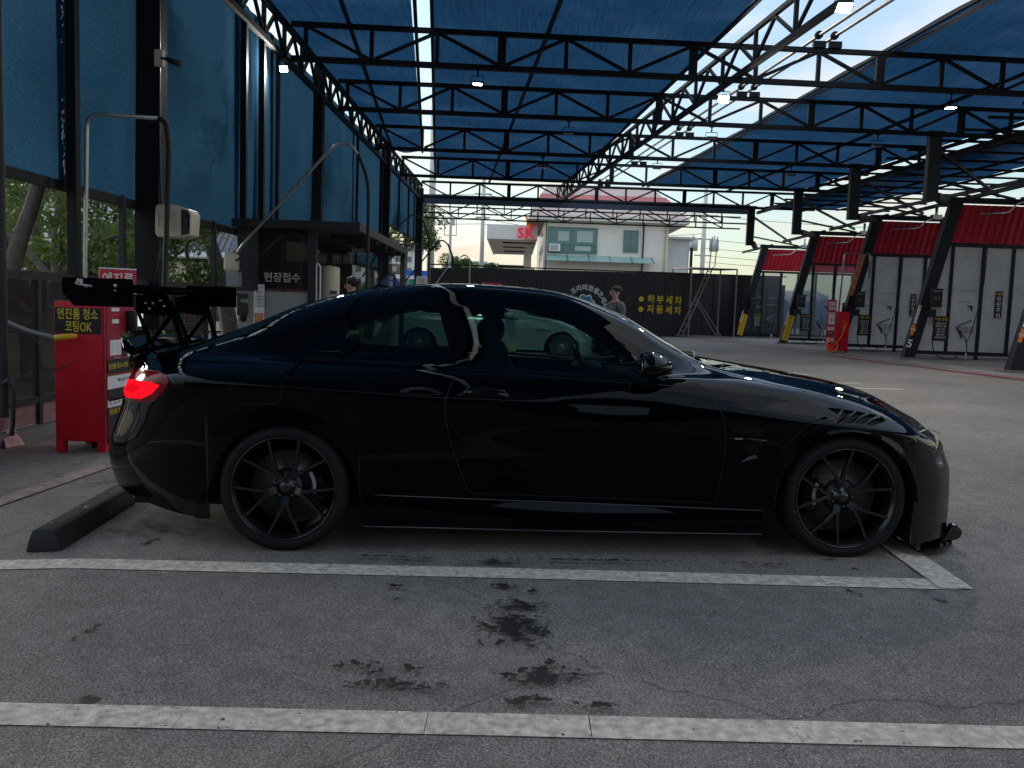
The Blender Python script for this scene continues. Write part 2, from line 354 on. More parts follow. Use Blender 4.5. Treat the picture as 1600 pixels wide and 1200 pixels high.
strip('parking_line', M['pinkline'], (-3.05, 7.4), (-3.25, 4.0), 0.16, 0.008, cells=True)
strip('parking_line', M['paintline'], (-3.4, 9.6), (2.4, 9.55), 0.15, 0.012, cells=True)
# arrows and lane marks further off, seen over the bonnet
strip('lane_marking', M['paintline'], (4.05, 24.4), (5.85, 16.9), 0.13)
strip('lane_marking', M['paintline'], (4.0, 15.35), (6.1, 15.0), 0.13)
strip('lane_marking', M['paintline'], (4.1, 18.3), (5.6, 17.2), 0.13, 0.008)
strip('lane_marking', M['paintline'], (4.6, 14.2), (6.4, 13.95), 0.13)
# red border line and concrete apron of the wash bays
strip('border_line', M['redline'], (8.2, 42.0), (9.85, 12.0), 0.10, 0.010)
strip('border_line', M['redline'], (8.9, 24.0), (10.4, 12.0), 0.07, 0.014)
b = MB()
for y0, y1 in ((8, 20), (20, 42)):
    b.add([(9.98 - 0.02*(y-20), y, gz(9.98)+.004) if k == 0 else (30, y, gz(14)+.004) if k == 2 else (14, y, gz(14)+.004) for y in (y0, y1) for k in (0, 1, 2)], [(0, 1, 4, 3), (1, 2, 5, 4)])
tag(b.build('apron', M['concrete']), kind='structure')

# water and oil stains: damp patches whose ragged edge comes from the grain of the asphalt
def wear_mask(m, lo, hi, scale, radial):
    n = m.node_tree.nodes; l = m.node_tree.links.new; b = n['Principled BSDF']; o = n['Material Output']
    g = n.new('ShaderNodeNewGeometry'); z = n.new('ShaderNodeTexNoise'); z.inputs['Scale'].default_value = scale; z.inputs['Detail'].default_value = 8; z.inputs['Roughness'].default_value = .62; l(g.outputs['Position'], z.inputs['Vector']); v = z.outputs[0]
    if radial:
        t = n.new('ShaderNodeTexCoord'); ln = n.new('ShaderNodeVectorMath'); ln.operation = 'LENGTH'; l(t.outputs['Object'], ln.inputs[0])
        k = n.new('ShaderNodeMath'); k.operation = 'MULTIPLY_ADD'; l(ln.outputs['Value'], k.inputs[0]); k.inputs[1].default_value = -radial; l(v, k.inputs[2]); v = k.outputs[0]
    r = n.new('ShaderNodeMapRange'); l(v, r.inputs[0]); r.inputs[1].default_value = lo; r.inputs[2].default_value = hi
    tp = n.new('ShaderNodeBsdfTransparent'); x = n.new('ShaderNodeMixShader'); l(r.outputs[0], x.inputs[0]); l(tp.outputs[0], x.inputs[1]); l(b.outputs[0], x.inputs[2]); l(x.outputs[0], o.inputs[0])
M['stain'] = mat('damp stain', (.020, .0195, .019), .36, noise=(90, .5), bump=(160, .5)); wear_mask(M['stain'], .40, .44, 30, .20)
M['stain2'] = mat('faint damp stain', (.075, .072, .069), .55, noise=(90, .4), bump=(160, .5)); wear_mask(M['stain2'], .40, .62, 11, .24)
wear_mask(M['paintline'], .30, .37, 34, 0); wear_mask(M['pinkline'], .32, .40, 28, 0)
def stain(k, cx, cy, rx, ry, m_):
    b = MB(); n_ = 24; b.add([(0, 0, 0)] + [(math.cos(i * 6.2832 / n_), math.sin(i * 6.2832 / n_), 0) for i in range(n_)], [(0, 1 + i, 1 + (i + 1) % n_) for i in range(n_)])
    o = b.build('water_stain', M[m_]); o.location = (cx, cy, gz(cx) + .0125 + .0004 * k); o.scale = (rx, ry, 1); o.rotation_euler = (0, -math.atan(.012), 0); tag(o, kind='structure')
for k, q in enumerate(((.035, 3.20, .17, .28), (.06, 3.40, .14, .12), (.0, 3.66, .08, .06), (.11, 3.60, .04, .05), (-.03, 4.02, .12, .07), (.12, 2.74, .17, .11), (.16, 2.84, .06, .05), (-.34, 2.66, .22, .06), (-.50, 2.80, .10, .05), (-.42, 2.74, .06, .04), (-.30, 2.78, .06, .04), (.08, 2.56, .10, .05), (.30, 2.54, .09, .04), (-.45, 3.45, .06, .03), (-.48, 3.62, .04, .03), (-.6, 4.05, .14, .025), (-.4, 4.03, .12, .02), (.25, 4.05, .2, .02), (.62, 4.06, .3, .025), (1.2, 4.05, .2, .03))): stain(k, *q, 'stain')
for k, q in enumerate(((-1.9, 4.55, .6, .45), (-2.6, 5.9, .9, .4), (-3.0, 6.6, .5, .3))): stain(k, *q, 'stain2')

# ------------------------------------------------------------------ the canopy: steel trusses
ZB, ZT = 5.82, 6.46
TY = [(6.6, 7.0), (11.7, 12.3), (16.8, 17.6), (20.9, 21.5), (25.9, 26.3), (31.1, 31.5), (37.0, 37.0)]
TNAME = [None, None, 'nearest roof truss, highest in the picture, with three lit lamps under it', 'second roof truss from the front with small dark lamps under it', 'third roof truss from the front', 'fourth roof truss from the front', 'last flat roof truss before the cross-braced end frame']
def ty(n, x): a, b = TY[n]; return a + (b - a) * (x + 4.5) / 15
def xc(y): return 4.2 - 0.118 * (y - 17.3)          # the long centre truss
CR = 12.6
for n in range(len(TY)):
    lab = TNAME[n] or ('roof truss over the black coupe, above the top of the picture' if n == 1 else 'roof truss above and behind the camera')
    x0, x1 = xw(TY[n][0]) + .08, CR
    t = thing('roof_truss', 'black steel ' + lab, 'roof truss', (x0, ty(n, x0), ZB), 'roof trusses across the canopy')
    P = lambda x, z: (x - x0, ty(n, x) - ty(n, x0), z - ZB)
    member('bottom_chord', P(x0, ZB), P(x1, ZB), .10, .10, M['steel'], t); member('top_chord', P(x0, ZT), P(x1, ZT), .09, .09, M['steel'], t)
    k = 0; X = -4.45 + .31; node = []
    while X < x1: node.append(X); X += 1.243
    for i, X in enumerate(node):
        thick = .16 if i % 3 == 0 and i else .075
        member('web_post', P(X, ZB + .05), P(X, ZT - .045), thick, .075, M['steel'], t)
    for i in range(len(node) - 1):
        a, c = node[i], node[i+1]
        if i % 2 == 0: member('diagonal_brace', P(a + .05, ZT - .05), P(c - .06, ZB + .06), .06, .06, M['steel'], t)
        else: member('diagonal_brace', P(a + .06, ZB + .06), P(c - .05, ZT - .05), .06, .06, M['steel'], t)

def long_truss(name, label, fx, y0, y1, zb, zt, step, grp=None):
    t = thing(name, label, 'roof truss', (fx(y0), y0, zb), grp)
    P = lambda y, z: (fx(y) - fx(y0), y - y0, z - zb)
    member('bottom_chord', P(y0, zb), P(y1, zb), .10, .10, M['steel'], t); member('top_chord', P(y0, zt), P(y1, zt), .08, .08, M['steel'], t)
    n = int((y1 - y0) / step)
    for i in range(n + 1):
        y = y0 + step * i
        member('web_post', P(y, zb + .05), P(y, zt - .04), .07, .07, M['steel'], t)
        if i < n:
            c = y + step * .5
            member('diagonal_brace', P(y + .04, zb + .06), P(c, zt - .05), .055, .055, M['steel'], t)
            member('diagonal_brace', P(c, zt - .05), P(y + step - .04, zb + .06), .055, .055, M['steel'], t)
    return t
long_truss('wall_truss', 'black lattice girder running along the top of the blue side curtains', lambda y: xw(y) + .04, 4.0, 37.6, 5.74, 6.36, 1.25)
long_truss('centre_truss', 'black lattice girder running lengthways through the open strip of sky in the roof', lambda y: xc(y) + .03, 8.0, 38.6, 5.92, 6.56, 1.7)

# cross-braced end frame
t = thing('end_frame', 'double cross-braced black end frame of the canopy, just above the wall and houses', 'roof truss', (-4.2, 38.4, 5.1))
for dy, zb, zt in ((0, .22, .78), (1.1, 0.1, .62)):
    for z in (zb, zt): member('chord', (0, dy, z), (14.4, dy + .3, z), .06, .06, M['steel'], t)
    for i in range(12):
        X = i * 1.2 + (.3 if dy else 0)
        member('web_post', (X, dy, zb), (X, dy, zt), .05, .05, M['steel'], t)
        if i < 11:
            member('diagonal_brace', (X, dy, zb if i % 2 else zt), (X + 1.2, dy, zt if i % 2 else zb), .045, .045, M['steel'], t)
tt = thing('fascia_net', 'grey blue strip of shade net along the far end of the canopy', 'shade net', (0, 37.5, 5.9))
shape('sheet', mat('greyish net strip', (.10, .135, .19), .9), tt, 'bar', (-4.1, 0, -.1), (10.0, 0, -.1), .01, .40)

# roof nets: sagging between the trusses
def roof_net(label, el, er, y0, y1, z=6.64, purl=()):
    b = MB(); ny = 90; nx = 10; vs = []
    for j in range(ny + 1):
        y = y0 + (y1 - y0) * j / ny
        ph = (y - 1.5) / 5.1; sag = .10 * math.sin(math.pi * (ph - math.floor(ph)))
        for i in range(nx + 1):
            u = i / nx; x = el(y) * (1 - u) + er(y) * u
            vs.append((x, y, z - sag * math.sin(math.pi * u) ** .6 + .02 * math.sin(7 * u + y * 1.7)))
    b.add(vs, [(j*(nx+1)+i, j*(nx+1)+i+1, (j+1)*(nx+1)+i+1, (j+1)*(nx+1)+i) for j in range(ny) for i in range(nx)], True)
    t = thing('roof_net', label, 'shade net', (0, 0, 0), 'blue shade nets on the roof'); b.build('sheet', M['net'], t)
    for f in purl: member('purlin', (f(y0), y0, z - .13), (f(y1), y1, z - .13), .07, .07, M['steel'], t)
    for f, m_ in ((el, 'steel'), (er, 'steel')): member('edge_bar', (f(y0), y0, z - .05), (f(y1), y1, z - .05), .07, .06, M[m_], t)
    return t
g1l = lambda y: -1.94 - .093 * (y - 14.8) + (.2 if y < 9 else 0); g1r = lambda y: -1.57 - .0895 * (y - 14.8)
roof_net('narrow blue roof net next to the left side curtains', lambda y: xw(y) - .12, g1l, -12, 30.8, purl=[lambda y: -3.2 - .08 * (y - 15.2)])
roof_net('wide blue roof net over the middle of the yard, left of the open sky strip', g1r, lambda y: 4.05 - .0878 * (y - 14.3), 10.2, 37.2, purl=[lambda y: .65 - .086 * (y - 14.8)])
roof_net('blue roof net over the coupe, drawn half open above the top of the picture', g1r, lambda y: 2.4 - .05 * y, -12, 9.9)
n3l = lambda y: 7.6 - .1 * (y - 13.95); n3r = lambda y: 13.4 - .1 * (y - 22.7)
roof_net('wide blue roof net between the open sky strip and the bay columns', n3l, n3r, -12, 37.2, purl=[lambda y: 10.7 - .09 * (y - 17), lambda y: n3r(y) - .12])
n4l = lambda y: 12.6 - .12 * (y - 22); n4r = lambda y: 15.6 - .12 * (y - 22)
t4 = roof_net('far right blue roof net behind the bay columns', n4l, n4r, 8, 37.5, 5.95, purl=[lambda y: 14.1 - .12 * (y - 22)])
for i in range(22):
    y = 9 + i * 1.3; member('cross_purlin', (10.3, y, 5.78), (17.2 - .12 * (y - 22), y, 5.78), .06, .06, M['steel'], t4)
for dx_ in (-2.2, 2.6): member('long_beam', (n3r(8) + dx_, 8, 5.68), (n3r(37.5) + dx_ + (.6 if dx_ < 0 else 0), 37.5, 5.68), .10, .12, M['steel'], t4)
pale = mat('pale purlin', (0.30, 0.30, 0.30), 0.4, 0.6)
t = thing('net_rail', 'pale steel pipe along the left edge of the right-hand roof net', 'rail'); member('pipe', (n3l(4) + .16, 4, 6.55), (n3l(37) + .16, 37, 6.55), .06, .06, pale, t)
t = thing('net_rail', 'pale steel channel along the edge of the roof beside the bay columns', 'rail'); member('channel', (n3r(8) + .22, 8, 6.3), (n3r(37) + .22, 37, 6.3), .10, .05, pale, t)

# twin roller pipes of the sliding net with their rollers
for k, off in enumerate((0, .31)):
    f = lambda y: 5.77 + off - .118 * (y - 17.4)
    t = thing('roller_pipe', ('left' if not k else 'right') + ' pipe of the pair of steel pipes under the open strip of sky', 'pipe', (0, 0, 0), 'roller pipes')
    shape('pipe', M['galv'], t, 'tube', [(f(7), 7, 6.74), (f(38), 38, 6.74)], .035, 10)
    for n in range(1, 7):
        y = ty(n, 5)
        b = MB(); b.cbox((f(y), y, ZT + .10), (.24, .10, .12)); b.tube([(f(y) - .02, y - .03, 6.74), (f(y) - .02, y + .03, 6.74)], .08, 12); b.build('roller', M['steel'], t)

# columns hanging from the trusses at the bay row and the arms to the bay posts
BAYS = [(10.75, 18.42), (10.72, 23.35), (10.42, 27.7), (10.46, 33.4), (10.6, 40.6)]
for n in range(2, 7):
    y = ty(n, 10.2) + .12; x = {2: 10.55, 3: 10.2, 4: 10.15, 5: 10.15, 6: 9.95}[n]
    t = thing('hanging_column', 'dark steel column between the %s roof truss and the bay beam' % {2: 'nearest', 3: 'second', 4: 'third', 5: 'fourth', 6: 'last'}[n], 'column', (x, y, 4.25), 'columns between roof and bays')
    member('column', (0, 0, 0), (0, 0, 1.62), .30, .18, M['steel2'], t)
    member('cap_plate', (-.2, 0, 1.64), (.2, 0, 1.64), .26, .03, M['steel2'], t)
    by = BAYS[n-2][1]
    member('arm', (.15, 0, .10), (1.25, by - y, .15), .18, .16, M['steel2'], t)
    member('arm', (.12, 0, 1.2), (3.2, by - y + 1, .55), .07, .07, M['steel'], t)

# lamps under the roof
lamp_on = mat('lit lamp glass', (1, 1, 1), 0.3, emit=(1.0, 0.97, 0.88), emit_s=28)
lamp_off = mat('dark lamp glass', (0.25, 0.26, 0.27), 0.15)
def flood(label, x, y, z, on, tilt=0.0, size=.19, hang=.22):
    t = thing('flood_lamp', label, 'lamp', (x, y, z), 'flood lamps under the roof')
    b = MB(); b.tube([(-size/2 - .02, 0, .0), (-size/2 - .02, 0, .13), (size/2 + .02, 0, .13), (size/2 + .02, 0, .0)], .01, 6); b.tube([(0, 0, .13), (0, 0, hang + .1)], .018, 8); b.cbox((0, 0, hang + .06), (.10, .10, .05)); b.build('bracket', M['steel'], t)
    h = MB(); h.cbox((0, 0, 0), (size, size * .75, .045)); ho = bevel(h.build('housing', M['black'], t), .01)
    g = MB(); g.cbox((0, 0, -.026), (size * .9, size * .66, .008)); go = g.build('lens', lamp_on if on else lamp_off, ho)
    ho.rotation_euler = (tilt, 0, 0)
    if on:
        ld = bpy.data.lights.new('flood_light', 'SPOT'); ld.energy = 200; ld.spot_size = R(172); ld.spot_blend = 1; ld.color = (1, .96, .88); ld.shadow_soft_size = .1
        lo = bpy.data.objects.new('flood_light', ld); COL.objects.link(lo); lo.parent = ho; lo.location = (0, 0, -.06)
    return t
flood('lit lamp hanging from the nearest truss above the black coupe', -.86, 17.0, 5.53, True)
flood('lit lamp tilted towards the yard where the nearest truss meets the centre girder', 3.96, 17.3, 5.47, True, R(-50), .22)
flood('lit lamp hanging from the nearest truss on the right beside the bay columns', 8.58, 17.6, 5.53, True)
flood('lit lamp glaring under the wall girder beside the blue side curtain', -4.36, 16.1, 5.44, True, R(-65), .15, .12)
flood('lit lamp in a wire bracket against the white sky at the top of the picture', 4.45, 12.4, 5.57, True, R(-35), .22, .3)
for x, y, z, lab in ((1.17, 21.3, 5.52, 'small unlit lamp under the second truss against the blue net'), (4.66, 21.4, 5.53, 'small unlit lamp in a wire bracket against the open sky strip'), (.7, 26.1, 5.46, 'small unlit lamp under the third truss over the middle net'),
        (4.13, 26.2, 5.56, 'small unlit lamp under the third truss beside the centre girder'), (8.18, 26.3, 5.5, 'small unlit lamp under the third truss beside a bay column'), (8.74, 21.45, 5.49, 'small unlit lamp under the second truss near the bay columns')):
    flood(lab, x, y, z, False, 0, .24)

# ------------------------------------------------------------------ left side: curtains, posts, glass fence
def post(label, y, w_, d_, z0, z1, m_='steel', off=0.0, grp='posts of the side wall'):
    t = thing('wall_post', label, 'post', (xw(y) + off, y, z0), grp)
    member('post', (0, 0, 0), (0, 0, z1 - z0), w_, d_, M[m_], t); return t
tp = post('thick black column behind the rear wing, carrying a camera and a cream reel', 10.87, .30, .26, -.18, 6.4)
shape('base_plate', M['steel2'], tp, 'box', (-.22, -.22, 0), (.22, .22, .025))
shape('cable', M['black'], tp, 'tube', spline([(.17, -.12, 6.2), (.165, -.14, 4.5), (.17, -.15, 3.2), (.19, -.14, 2.4), (.23, -.15, 1.4), (.22, -.15, .6)]), .014, 6)
post('thick black column beside the curved hose arm and the hut roof', 19.4, .20, .24, -.18, 6.4)
post('thick black column just past the hut roof where the curtain bottom steps up', 28.4, .30, .28, -.18, 6.4)
post('last black column at the far end of the side wall', 37.2, .30, .28, -.18, 6.2)
for y, wd, lab in ((9.05, .10, 'thin black post between the two nearest blue curtains'), (14.4, .10, 'thin black post right of the wide third curtain'), (15.35, .10, 'thin black post left of the lit wall lamp'), (16.3, .06, 'slender post right of the lit wall lamp'), (23.8, .06, 'slender post behind the bend of the curved hose arm'), (31.4, .07, 'slender post in the raised far curtain'), (33.9, .07, 'slender post in the middle of the raised far curtain'), (35.6, .06, 'slender post near the end of the raised far curtain'), (27.6, .10, 'thin post beside the third thick column')):
    post(lab, y, wd, .10, 2.3 if 12 < y < 27 else -.15 if y < 28 else 3.9, 5.8, off=-.01)
post('thin dark fence upright left of the thick column', 10.35, .06, .06, -.18, 2.4, 'steel2', -.12)
post('thin dark upright beside the hut under the curtain', 13.35, .06, .06, -.18, 2.4, 'steel2', -.12)

def curtain(label, y0, y1, z0, z1=6.12, off=-.13, seed=0):
    y0 -= .14; y1 += .16; off -= .014 * (seed % 2)
    t = thing('side_curtain', label, 'shade net', (xw(y0), y0, z0), 'blue side curtains'); b = MB(); nx, nz = 24, 20; vs = []; r = random.Random(seed)
    p1, p2 = r.uniform(0, 6), r.uniform(0, 6)
    for j in range(nz + 1):
        for i in range(nx + 1):
            u = i / nx; y = y0 + (y1 - y0) * u; z = z0 + (z1 - z0) * j / nz
            bul = .035 * math.sin(math.pi * u) * (1 + .6 * math.sin(p1 + 5 * u + z)) * math.sin(math.pi * j / nz) + .012 * math.sin(p2 + 17 * u + .8 * z)
            vs.append((xw(y) - xw(y0) + off + bul, y - y0, z - z0))
    b.add(vs, [(j*(nx+1)+i, j*(nx+1)+i+1, (j+1)*(nx+1)+i+1, (j+1)*(nx+1)+i) for j in range(nz) for i in range(nx)], True)
    b.build('sheet', M['curtain'], t)
    member('bottom_rail', (off, 0, -.03), (xw(y1) - xw(y0) + off, y1 - y0, -.03), .07, .10, M['steel'], t); return t
curtain('nearest blue side curtain with a torn seam of light', 5.2, 9.0, 2.36, seed=1)
curtain('blue side curtain between the thin post and the thick column', 9.1, 10.75, 2.36, seed=2)
curtain('wide blue side curtain above the cream reel', 11.0, 14.35, 2.36, seed=3)
curtain('narrow strip of blue side curtain left of the wall lamp', 14.45, 15.3, 2.36, seed=4)
curtain('narrow strip of blue side curtain right of the wall lamp', 15.4, 16.25, 2.36, seed=5)
curtain('blue side curtain behind the straight part of the hose arm', 16.35, 19.3, 2.36, seed=6)
curtain('blue side curtain above the hut roof left of the slender post', 19.5, 23.75, 2.36, seed=7)
curtain('blue side curtain above the hut roof right of the slender post', 23.85, 28.25, 2.36, seed=8)
curtain('raised blue side curtain at the far end of the wall', 28.55, 37.0, 4.0, seed=9)
tear = mat('sky seen through torn net', (0.5, 0.55, 0.5), 0.8, noise=(12, 0.5))
# torn seam: sky light through ragged holes, painted as pale flecks
t = thing('seam_light_flecks', 'pale flecks painted as sky light through the torn seam of the nearest blue curtain', 'light flecks', (xw(8.82) - .01, 8.82, 2.4)); b = MB(); r = random.Random(5)
for i in range(60):
    z = r.choice([r.uniform(1.9, 2.4), r.uniform(.0, .75), r.uniform(1.2, 2.6)]); s_ = r.uniform(.006, .018); y = r.uniform(-.025, .025)
    b.add([(0.02, y, z), (0.02, y + s_, z + .01), (0.02, y + s_ * .4, z + s_ * r.uniform(1.5, 4)), (0.02, y - s_ * .6, z + s_)], [(0, 1, 2, 3)])
b.build('light_flecks', tear, t)

# glass fence below the curtains
M['smoke'] = glass_mat('dusty dark glass', (0.74, 0.74, 0.72), haze=0.12, hazecol=(0.22, 0.21, 0.20))
M['pink'] = mat('faded pink vinyl', (0.27, 0.14, 0.145), 0.7, noise=(5, 0.3, 8))
M['kerb'] = mat('grey kerb', (0.17, 0.165, 0.16), 0.85, noise=(5, 0.25), bump=(30, 0.3))
t = thing('glass_fence', 'low fence of dark glass with a pink vinyl skirt, behind the red machine', 'fence', (xw(4), 4, -.18))
FP = lambda y, z, o=0: (xw(y) - xw(4) + o, y - 4, z + .18)
member('top_rail', FP(4, 1.38), FP(13.3, 1.38), .06, .08, M['steel2'], t); member('bottom_rail', FP(4, .18), FP(13.3, .18), .06, .07, M['steel2'], t)
ys_ = [4.2, 5.3, 6.3, 7.2, 8.32, 9.4, 10.5, 11.6, 12.7]
for i, y in enumerate(ys_):
    member('upright', FP(y, -.18), FP(y, 1.34), .07, .06, M['steel2'], t)
    if i + 1 < len(ys_):
        member('glass_pane', FP(y + .03, .775, -.005), FP(ys_[i+1] - .03, .775, -.005), .010, 1.12, M['smoke'], t)
        member('skirt_panel', FP(y + .03, .045, -.01), FP(ys_[i+1] - .03, .045, -.01), .015, .20, M['pink'], t)
member('kerb', FP(4, -.12, .02), FP(13.3, -.12, .02), .16, .12, M['kerb'], t)
b = MB(); p = Vector(FP(7.6, -.1, .1)); b.add([p, p + Vector((.09, -.12, -.06)), p + Vector((.10, .16, -.07)), p + Vector((.0, .2, .03)), p + Vector((-.03, .22, .22))], [(0, 1, 2, 3), (0, 3, 4)]); b.build('peeling_flap', mat('peeled vinyl', (.45, .22, .22), .7, noise=(9, .4)), t)

# ribbed vacuum hose hanging at the left edge
t = thing('vacuum_hose', 'black ribbed vacuum hose hanging at the left edge of the picture', 'hose', (-2.98, 5.0, .48)); b = MB(); prof = []
for i in range(360): prof.append((.030 if i % 2 else .025, i * .012))
b.lathe(prof, n=14); b.build('hose', M['rubber'], t)
b = MB(); b.tube(fillet([(0.02, -.03, .2), (.05, -.03, .23), (.075, -.03, .16), (.07, -.03, -.02), (.06, -.03, -.1)], .03), .014, 8); b.build('handle', M['black'], t)
# ------------------------------------------------------------------ red coating machine
MX0, MX1, MY0, MY1, MZ = -3.845, -3.43, 7.17, 7.75, -.125
def big_machine():
    t = thing('coating_machine', 'tall red coating machine with yellow Korean lettering, standing behind the coupe', 'vending machine', (-3.635, 7.46, MZ)); w_, d_, h_ = .42, .56, 1.28
    c = MB(); c.box((-w_/2, -d_/2, .10), (w_/2, d_/2, h_)); body = bevel(c.build('cabinet', M['red'], t), .006)
    for sx in (-1, 1):
        for sy in (-1, 1): x = sx*(w_/2-.035); y = sy*(d_/2-.035); shape('leg', M['red'], t, 'box', (x-.034, y-.034, 0), (x+.034, y+.034, .115))
    b = MB(); b.box((-.03, -.03, 0), (.03, .03, .1)); b.build('drain_pipe', M['black'], t)
    fr, X, Z = (0, -d_/2 - .003, 0), (1, 0, 0), (0, 0, 1)
    # left (camera-facing) side panel
    shape('side_rim', mat('dark red rim', (.25, .008, .015), .4), t, 'box', (w_/2 - .006, -d_/2 - .008, .06), (w_/2 + .004, -d_/2, h_))
    plate('sign_panel', M['black'], t, (-.01, -d_/2 - .004, 1.12), X, Z, .385, .215)
    text('엔진룸 청소', .10, M['yellow'], t, (-.01, -d_/2 - .009, 1.17), X, Z, .012, .34)
    text('코팅OK', .105, M['yellow'], t, (-.005, -d_/2 - .009, 1.065), X, Z, .012, .225)
    # right-hand face: the front with stickers, seen at a slant
    F = w_/2 + .004; Yd, Zd = (0, 1, 0), (0, 0, 1); wp = M['white']
    plate('coin_panel', mat('panel red', (.30, .01, .03), .4), t, (F, 0, .69), Yd, Zd, d_*.9, 1.12, .006)
    for (y, z, ww, hh, m_) in ((-.10, 1.22, .14, .03, 'white'), (-.10, 1.12, .12, .035, 'white'), (-.1, 1.175, .14, .02, 'redprint'), (.17, .99, .14, .05, 'white'), (-.10, .895, .20, .13, 'white'), (.07, .885, .08, .15, 'black'), (.19, .885, .12, .16, 'white'), (-.08, .80, .12, .03, 'galv'), (0, .735, .5, .12, 'black'), (0, .60, .5, .11, 'white'), (0, .49, .48, .10, 'steel2'), (0, .42, .5, .07, 'white'), (0, .345, .5, .085, 'black'), (0, .19, .48, .22, 'steel2')):
        plate('sticker', M[m_], t, (F + .005, y, z), Yd, Zd, ww, hh)
    text('엔진룸 청소+코팅 기기', .05, M['yellow'], t, (F + .009, 0, .735), Yd, Zd, .01, .46)
    text('엔진룸 청소+코팅OK', .055, M['yellow'], t, (F + .009, 0, .345), Yd, Zd, .01, .46)
    text('하나로코팅', .035, M['black'], t, (F + .009, .06, .61), Yd, Zd, .01, .26)
    text('강 장 온 무인코팅', .03, M['black'], t, (F + .009, 0, .42), Yd, Zd, .01, .44)
    for k, z in enumerate((.93, .895, .86)):
        for y in (-.16, -.06): text('1 2', .025, M['black'], t, (F + .009, y, z), Yd, Zd)
    b = MB(); b.prism([(-.14,-.1),(-.06,.02),(.0,.1),(.09,.06),(.14,-.06),(.1,-.1)], 0, .004, lambda u, v, d: (F + .009 + d, u, .19 + v)); b.build('car_picture', M['grey'], t)
    b = MB(); b.box((F, .10, 1.02), (F + .09, .26, 1.21)); rd = bevel(b.build('card_reader', M['black'], t), .008)
    plate('screen', mat('pale screen', (.55, .56, .54), .3, emit=(.8, .85, .85), emit_s=.35), rd, (F + .093, .19, 1.13), Yd, Zd, .10, .11)
    # sign on top
    shape('sign_post', M['galv'], t, 'box', (-.012, .1, h_), (.012, .124, h_ + .1))
    s = MB(); s.cbox((.02, .08, h_ + .19), (.02, .30, .22)); so_ = s.build('top_sign', M['redprint'], t); so_.rotation_euler = (0, 0, R(-55)); so_.location = (.06, .1, 0)
    text('엔진룸', .13, wp, so_, (.031, .08, h_ + .19), Yd, Zd, .012, .25); 
    for z in (h_ + .085, h_ + .295): plate('sign_edge', wp, so_, (.031, .08, z), Yd, Zd, .30, .012)
    return t
bm_ = big_machine()
# air lance on its hose, pushed into the machine's side
t = thing('air_lance', 'grey hose with a yellow air gun grip hooked on the red machine', 'air gun', (-3.72, 7.12, .86))
b = MB(); b.tube(spline([(-.95, -.1, .36), (-.6, -.08, .18), (-.3, -.06, .05), (-.06, -.04, -.01)]), .018, 8); b.build('hose', M['grey'], t)
b = MB(); b.tube([(-.07, -.04, -.012), (-.03, -.04, -.005), (.08, -.03, 0.01), (.11, -.02, 0.012)], [.022, .026, .024, .012], 10); b.build('grip', mat('yellow grip', (.75, .38, .02), .4), t)
b = MB(); b.tube(spline([(-.95, -.1, .28), (-.5, -.08, .06), (-.22, -.06, -.02), (-.19, -.05, -.2), (-.17, -.04, -.27), (-.08, -.03, -.27), (.0, .02, -.25)]), .007, 6); b.build('air_line', M['black'], t)

# rubber wheel stop
t = thing('wheel_stop', 'black rubber wheel stop on the asphalt behind the rear wheel of the coupe', 'wheel stop', (-2.31, 4.62, gz(-2.31)), rz=R(5)); b = MB()
prof = [(-.085, 0), (.085, 0), (.075, .045), (.055, .105), (.035, .118), (-.035, .118), (-.055, .105), (-.075, .045)]
b.prism(prof, -.52, .52, lambda u, v, d: (u, d, v)); bevel(b.build('block', M['rubber'], t), .008)
for y in (-.38, -.05, .3): shape('bolt_hole', M['black'], t, 'lathe', [(.001, .1195), (.024, .1195), (.024, .110)], c=(0, y, 0), n=14)
shape('reflector_scrap', M['grey'], t, 'box', (.02, -.1, .119), (.035, -.05, .122))

# security camera and cream hose reel on the thick column
t = thing('security_camera', 'small black camera on a white bracket on the thick column', 'camera', (-4.42, 10.75, 4.10))
shape('bracket', M['cream'], t, 'box', (-.05, -.06, -.10), (.05, .02, .10)); b = MB(); b.tube([(.03, -.05, 0), (.12, -.08, -.02)], .018, 8); b.build('arm', M['black'], t)
b = MB(); b.tube([(.10, -.08, -.01), (.15, -.09, -.035), (.29, -.12, -.085)], [.022, .034, .036], 10); b.build('camera_body', M['black'], t)
t = thing('hose_reel', 'cream plastic hose reel with a dark outlet on the thick column', 'hose reel', (-4.17, 10.66, 2.13))
b = MB(); pr = [(-.22, -.15), (-.20, -.19), (.12, -.19), (.21, -.155), (.225, .10), (.19, .155), (.0, .205), (-.20, .20), (-.22, .17)]
b.prism(pr, -.15, .15, lambda u, v, d: (u, d, v)); bevel(b.build('case', M['cream'], t), .02, 3)
shape('face_plate', mat('cream dark', (.45, .40, .29), .5), t, 'box', (-.13, -.156, -.12), (.04, -.149, .12)); 
b = MB(); b.prism([(.10, -.165), (.20, -.14), (.205, .09), (.17, .14), (.10, .15)], -.156, -.149, lambda u, v, d: (u, d, v)); b.build('outlet_plate', M['black'], t)
b = MB(); b.tube([(.15, -.17, .06), (.15, -.17, -.06)], .025, 8); b.build('outlet', M['rubber'], t)
b = MB(); b.tube([(.16, -.12, -.16), (.16, -.12, -.30)], .006, 6); b.tube([(.16, -.12, -.28), (.16, -.12, -.40), (.175, -.12, -.46), (.15, -.12, -.5)], [.02, .026, .012, .006], 8); b.build('hook_line', M['black'], t)
b = MB(); b.tube([(-.16, -.05, -.19), (-.21, -.05, -.45), (-.26, -.05, -.75)], .012, 6); b.build('cable', M['black'], t)
text('HOSE REEL', .03, M['black'], t, (-.165, -.157, .0), (0, 0, 1), (-1, 0, 0))

